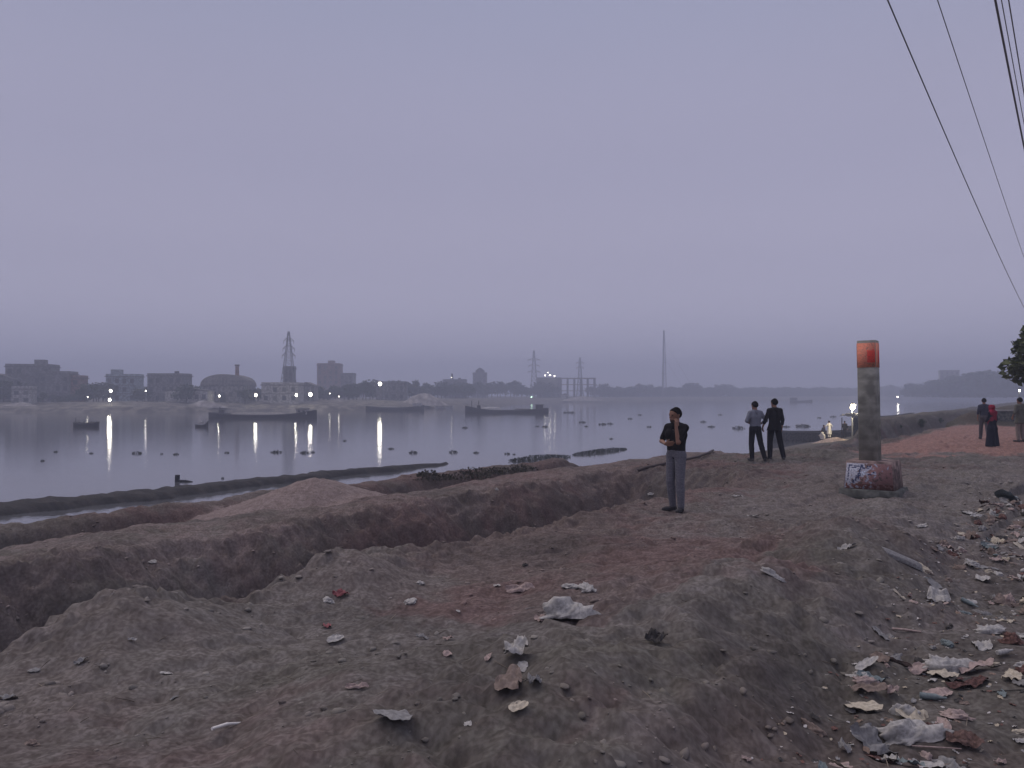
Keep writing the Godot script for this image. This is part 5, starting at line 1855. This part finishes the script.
func build_litter() -> void:
	for k in 9: scraps.append(scrap_mesh(400 + k, [0.10, 0.22, 0.16][k % 3]))
	for k in 4: bags.append(bag_mesh(3 + k))
	var W := rough_surface(0.38, 0.375, 0.36, 5.0, 0.18, 0.6, 80, 0.1)
	var G := rough_surface(0.22, 0.22, 0.22, 5.0, 0.18, 0.7, 81, 0.1)
	var C := rough_surface(0.44, 0.40, 0.32, 5.0, 0.18, 0.8, 82, 0.1)
	var B := rough_surface(0.20, 0.16, 0.14, 5.0, 0.18, 0.9, 83, 0.1)
	var R := rough_surface(0.26, 0.09, 0.10, 5.0, 0.18, 0.6, 84, 0.1)
	var K := rough_surface(0.34, 0.27, 0.25, 5.0, 0.18, 0.8, 85, 0.1)
	var T := rough_surface(0.16, 0.20, 0.21, 5.0, 0.18, 0.6, 86, 0.1)
	var D := rough_surface(0.055, 0.052, 0.05, 5.0, 0.18, 0.8, 87, 0.1)
	# on the open flat, each one by itself
	lay("plastic_sack", "sack", "large crumpled pale sack lying humped on the reddish flat", bags[0], W, 566, 619, 44, 0.2, "", 0.8, 0.9)
	lay("plastic_scrap", "plastic scrap", "pale flap trailing from the left of the humped sack", scraps[1], K, 543, 621, 20, 0.4)
	lay("plastic_bag", "plastic bag", "left of the two small white bags behind the humped sack", bags[1], W, 572, 588, 17, 0.0, "", 0.9, 0.7)
	lay("plastic_bag", "plastic bag", "right of the two small white bags behind the humped sack", bags[2], W, 587, 589, 18, 1.0, "", 0.9, 0.7)
	lay("cloth_strip", "cloth strip", "long flat pale strip left of the two small white bags", scraps[0], K, 521, 592, 40, 0.1, "", 0.4)
	lay("plastic_sheet", "plastic sheet", "crumpled whitish plastic sheet in front of the humped sack", scraps[4], W, 517, 660, 32, 0.5, "", 1.1, 1.5)
	lay("plastic_scrap", "plastic scrap", "white tail hanging from the crumpled whitish sheet", scraps[2], W, 523, 669, 16, 1.4, "", 1.2)
	lay("torn_cloth", "cloth", "brownish torn cloth spread below the crumpled whitish sheet", scraps[5], B, 512, 686, 38, 0.3, "", 1.2, 1.2)
	lay("torn_cloth", "cloth", "grey knotted rag right of the brownish torn cloth", scraps[7], G, 534, 685, 18, 0.9, "", 1.0, 2.0)
	lay("paper_scrap", "paper", "cream folded paper scrap below the brownish torn cloth", scraps[3], C, 518, 707, 24, -0.5, "", 0.7)
	lay("paper_scrap", "paper", "small pale scrap left of the crumpled whitish sheet", scraps[8], K, 489, 660, 12, 0.4)
	lay("torn_cloth", "cloth", "grey torn sheet lying at the bottom left of centre", scraps[6], G, 392, 721, 44, 0.25, "", 0.9, 0.8)
	lay("paper_scrap", "paper", "small white three-cornered scrap right of the grey torn sheet", scraps[2], W, 469, 723, 11, 0.8)
	lay("stick", "stick", "short white stick standing out at the bottom left", stick_mesh(), flat(0.62, 0.61, 0.58, 0.7), 231, 728, 46, -1.25, "", 2.0, 2.0)
	lay("stick", "stick", "thin pale stick on the dark slope of the silt ridge", stick_mesh(), K, 905, 632, 26, 0.5, "", 2.5, 2.5)
	lay("plastic_wrapper", "wrapper", "bright pink wrapper below the small mound", scraps[1], R, 342, 598, 19, 0.2, "", 0.6, 1.2)
	lay("plastic_scrap", "plastic scrap", "pale crumpled scrap touching the bright pink wrapper", bags[3], W, 329, 603, 10, 0.2, "", 1.0, 0.8)
	lay("plastic_wrapper", "wrapper", "red and pale torn wrapper below the bright pink one", scraps[4], R, 327, 628, 14, 0.7, "", 0.7)
	lay("paper_scrap", "paper", "flat white scrap lowest of those near the pink wrapper", scraps[3], W, 336, 643, 20, -0.2, "", 0.6)
	lay("plastic_bag", "plastic bag", "small white bag left of the long flat strip, nearer one", bags[1], W, 411, 604, 13, 0.3, "", 0.9, 0.7)
	lay("plastic_bag", "plastic bag", "small white bag left of the long flat strip, farther one", bags[2], W, 421, 584, 8, 0.3, "", 0.9, 0.8)
	lay("paper_scrap", "paper", "pale grey paper left of a fainter twin on the flat", scraps[5], G, 423, 638, 16, 0.0, "", 0.7, 1.4)
	lay("paper_scrap", "paper", "faint pinkish paper right of its grey twin on the flat", scraps[7], K, 449, 640, 14, 0.4, "", 0.8)
	lay("paper_scrap", "paper", "faint pinkish paper just below its twin on the flat", scraps[8], K, 447, 656, 12, 1.0, "", 0.9)
	lay("cloth_strip", "cloth strip", "pale thin strip lying above the grey torn sheet", scraps[0], K, 359, 689, 32, 0.1, "", 0.3)
	lay("paper_scrap", "paper", "tiny white scrap above the faint paper twins", scraps[6], W, 458, 614, 5, 0.4)
	lay("paper_scrap", "paper", "pale scrap behind the brown band near the long strip", scraps[2], W, 497, 586, 8, 0.4)
	lay("plastic_scrap", "plastic scrap", "pale scrap on the left slope, upper one", scraps[4], W, 133, 642, 10, -0.3, "", 0.5)
	lay("plastic_scrap", "plastic scrap", "pale scrap on the left slope, leftmost large one", scraps[1], G, 84, 664, 15, -0.4, "", 0.7)
	lay("plastic_scrap", "plastic scrap", "pale scrap on the left slope, middle one", scraps[3], W, 167, 674, 14, -0.3, "", 0.7)
	lay("plastic_scrap", "plastic scrap", "pale scrap on the left slope, lower one", scraps[5], G, 177, 697, 10, -0.5, "", 0.6)
	lay("plastic_scrap", "plastic scrap", "grey scrap left of the leftmost pale scrap on the slope", scraps[6], G, 36, 674, 12, -0.7, "", 0.8)
	lay("plastic_sheet", "plastic sheet", "faint grey sheet at the far left border of the slope", scraps[7], G, 8, 699, 30, -0.1, "", 0.5, 0.6)
	lay("brick_lump", "lump", "dull lump of brick near the bottom left corner", bags[3], B, 34, 746, 13, 0.1, "", 0.9, 0.9)
	lay("paper_scrap", "paper", "thin white scrap at the crest of the left mound", scraps[0], W, 115, 598, 8, 0.3, "", 0.4)
	lay("plastic_bag", "plastic bag", "twisted white bag on the silt right of centre", bags[0], W, 770, 577, 20, 0.2, "", 0.5, 0.6)
	lay("paper_scrap", "paper", "white scrap in the hollow beyond the twisted white bag", scraps[1], W, 847, 549, 20, 0.1, "", 0.5)
	lay("paper_scrap", "paper", "pale scrap halfway between man and pillar, left one", scraps[3], W, 752, 517, 14, 0.1, "", 0.6)
	lay("paper_scrap", "paper", "pale scrap halfway between man and pillar, right one", scraps[8], W, 921, 528, 14, 0.1, "", 0.5)
	lay("concrete_strip", "slab", "long pale broken slab on the crest of the silt ridge", cargo_mesh(1.0, 0.22, 0.09, 3), G, 898, 559, 46, 0.42)
	lay("paper_scrap", "paper", "pale scrap before the feet of the pair of men", scraps[2], W, 737, 497, 12, 0.2, "", 0.6)
	lay("paper_scrap", "paper", "pale scrap at the trench edge behind the man's feet", scraps[4], W, 650, 495, 8, 0.2, "", 0.6)
	lay("paper_scrap", "paper", "whitish scrap on the berm across the trench", scraps[5], W, 497, 491, 6, 0.2, "", 0.6)
	lay("paper_scrap", "paper", "pale scrap down in the trench at the left", scraps[6], W, 153, 564, 12, 0.2, "", 0.5)
	lay("dark_rag", "rag", "black rag end lying right of the humped sack", scraps[1], D, 655, 641, 26, -0.3, "", 0.8, 1.4)
	lay("dark_rag", "rag", "dark bottle-like lump on the flat behind the long strip", bags[3], D, 525, 567, 5, 0.0)
	lay("paper_scrap", "paper", "pale scrap at the bottom edge right of centre", scraps[7], K, 745, 760, 14, 0.3, "", 0.7)
	lay("stick", "stick", "thin grey stick leaning left of the humped sack", stick_mesh(), G, 530, 609, 14, 0.7)
	# the heap of rubbish along the foot of the ridge: the large pieces
	lay("plastic_bag", "plastic bag", "big pale pointed bag in the rubbish strip, upper of the two", bags[2], W, 945, 669, 50, 0.1, "", 0.55, 0.6)
	lay("plastic_sheet", "plastic sheet", "reddish sheet beside the upper big pale bag", scraps[4], K, 975, 671, 44, 0.05, "", 0.6, 0.6)
	lay("torn_cloth", "cloth", "dark red tangle of cloth below the upper big bag", scraps[7], rough_surface(0.12, 0.065, 0.06, 5.0, 0.4, 0.9, 88, 0.3), 968, 684, 52, 0.2, "", 0.7, 0.5)
	lay("plastic_bag", "plastic bag", "big pale bulging bag in the rubbish strip, lower of the two", bags[0], W, 906, 738, 52, 0.15, "", 0.7, 0.75)
	lay("plastic_sheet", "plastic sheet", "grey torn sheet left of the lower big bag", scraps[1], G, 866, 745, 52, 0.3, "", 0.8, 1.2)
	lay("plastic_sheet", "plastic sheet", "pale folded sheet peak standing behind the lower big bag", bags[1], W, 904, 716, 24, 0.3, "", 0.6, 1.5)
	lay("plastic_bag", "plastic bag", "small pink-beige bag right of the lower big bag", bags[3], K, 955, 716, 26, 0.2, "", 0.8, 0.7)
	lay("paper_scrap", "paper", "white printed scrap at the bottom edge of the rubbish strip", scraps[5], W, 890, 762, 26, 0.9, "", 0.9, 1.5)
	lay("plastic_sheet", "plastic sheet", "flat greenish-grey sheet at the top of the rubbish strip", scraps[6], T, 1006, 499, 24, 0.0, "", 1.2)
	lay("plastic_bag", "plastic bag", "white bag half buried where the strip bends by the border", bags[2], W, 987, 633, 30, 0.0, "", 0.7, 0.7)
	lay("torn_cloth", "cloth", "reddish-brown cloth at the bottom right of the strip", scraps[4], rough_surface(0.14, 0.09, 0.08, 5.0, 0.4, 0.9, 89, 0.3), 960, 742, 40, 0.7, "", 0.8, 0.8)
	lay("stick", "stick", "dark thin branch reaching right from the red tangle", stick_mesh(), D, 1008, 693, 30, 0.35)
	lay("stick", "stick", "pale broken cane beside the lower big bag", stick_mesh(), K, 934, 752, 44, 0.35)
	lay("plastic_scrap", "plastic scrap", "white scrap alone at the right border of the strip", scraps[8], W, 1018, 742, 18, 0.1, "", 0.6)
	var bottle := new_st()
	tube_into(bottle, [Vector3(-0.5, 0, 0), Vector3(-0.48, 0, 0), Vector3(0.1, 0, 0), Vector3(0.3, 0, 0), Vector3(0.34, 0, 0), Vector3(0.5, 0, 0)], [0.10, 0.135, 0.13, 0.06, 0.05, 0.05], 12)
	var bm := bottle.commit()
	for a in [[931, 700, 24, 0.4, T, "crushed teal-grey bottle between the two big pale bags"], [1003, 655, 20, -0.3, W, "pale bottle right of the upper big pale bag"], [968, 610, 16, 0.9, T, "teal-grey bottle where the strip narrows"], [990, 548, 12, 0.2, W, "pale bottle high up along the strip"]]:
		lay("bottle", "bottle", a[5], bm, a[4], a[0], a[1], a[2], a[3]).position.y += 0.02
	# and its many small pieces
	var r := RandomNumberGenerator.new()
	r.seed = 777
	var dull := rough_surface(0.15, 0.085, 0.075, 5.0, 0.4, 0.9, 90, 0.3)
	var mats := [W, W, G, G, K, C, B, dull, T, D, B, K]
	var names := ["white", "white", "grey", "grey", "pinkish", "cream", "brown", "dull red", "teal-grey", "black", "brown", "pinkish"]
	for k in 300:
		var t := 3.2 + pow(r.randf(), 0.8) * 13.5
		var s := -4.95 - pow(r.randf(), 0.8) * 1.15
		var q := P(s, t)
		q.y = height(q.x, q.z)
		var m := r.randi() % mats.size()
		var bag := r.randf() < 0.3
		var o := obj("rubbish_scrap", bags[r.randi() % 4] if bag else scraps[r.randi() % 9], mats[m])
		settle(o, q, r.randf() * TAU)
		var w := r.randf_range(0.06, 0.22) * (1.3 if not bag else 0.8)
		o.scale = Vector3(w, w * r.randf_range(0.6, 1.3), w * r.randf_range(0.4, 1.0))
		var zone: String = "near the big pale bags" if t < 7.0 else ("along the ridge foot" if t < 12.0 else "at the strip's far end")
		tag(o, "%s %s %s in the rubbish strip %s" % ["tiny" if w < 0.1 else ("small" if w < 0.17 else "palm-sized"), names[m], "crumpled lump" if bag else "flat scrap", zone], "rubbish", "small scraps in the rubbish strip")
	# crumbs of soil and rubbish too small to count
	var clod := lump_mesh()
	for a in [["soil_clods", 7000, 0, "loose clods and crumbs of dried mud over the bank"], ["rubbish_crumbs", 1500, 1, "tiny shreds of rubbish trodden into the strip"], ["dry_twigs", 900, 2, "thin dry twigs and straws strewn over the mud"]]:
		var mm := MultiMesh.new()
		mm.transform_format = MultiMesh.TRANSFORM_3D
		mm.use_colors = true
		mm.mesh = [clod, scraps[2], stick_mesh()][a[2]]
		mm.instance_count = a[1]
		for k in int(a[1]):
			var s := r.randf_range(-5.0, 4.2)
			var t := 2.0 + pow(r.randf(), 1.6) * 24.0
			var size := 0.010 + pow(r.randf(), 5.0) * 0.06
			if a[2] == 0:
				# clods gather in patches and at the foot of the cut
				var tries := 0
				while tries < 6 and nd.get_noise_2d(P(s, t).x * 1.6, P(s, t).z * 1.6) < 0.12:
					s = r.randf_range(-5.0, 11.0)
					t = 2.0 + pow(r.randf(), 1.6) * 24.0
					tries += 1
				if k % 5 == 0:
					s = [r.randf_range(0.6, 3.4), r.randf_range(9.2, 10.2), r.randf_range(-5.2, -4.4)][r.randi() % 3]
					size *= 1.5
			elif a[2] == 2:
				size = r.randf_range(0.04, 0.14)
				if k % 3 == 0: s = -4.8 - r.randf() * 1.3
			else:
				t = 2.6 + pow(r.randf(), 0.9) * 15.0
				s = -4.9 - r.randf() * 1.3
				size = r.randf_range(0.015, 0.05)
			var q := P(s, t)
			q.y = height(q.x, q.z)
			mm.set_instance_transform(k, Transform3D(Basis.from_euler(Vector3(r.randf_range(-0.4, 0.4), r.randf() * TAU, r.randf_range(-0.4, 0.4))).scaled(Vector3(size, size * r.randf_range(0.6, 1.3), size)), q))
			var c := soil(q.x, q.z, s, t) * 0.5 * r.randf_range(0.8, 1.25)
			if a[2] == 1:
				c = [Color(0.42, 0.41, 0.40), Color(0.25, 0.25, 0.25), Color(0.20, 0.15, 0.12), Color(0.14, 0.08, 0.07), Color(0.05, 0.05, 0.05), Color(0.36, 0.32, 0.25)][r.randi() % 6]
			if a[2] == 2: c = [Color(0.22, 0.19, 0.15), Color(0.09, 0.075, 0.06), Color(0.14, 0.12, 0.10)][r.randi() % 3]
			mm.set_instance_color(k, c)
		var mi := MultiMeshInstance3D.new()
		mi.name = a[0]
		mi.multimesh = mm
		var m := flat(1, 1, 1, 0.95)
		m.vertex_color_use_as_albedo = true
		mi.material_override = m
		add_child(mi)
		tag(mi, a[3], ["clods", "rubbish", "twigs"][a[2]], "", "stuff")
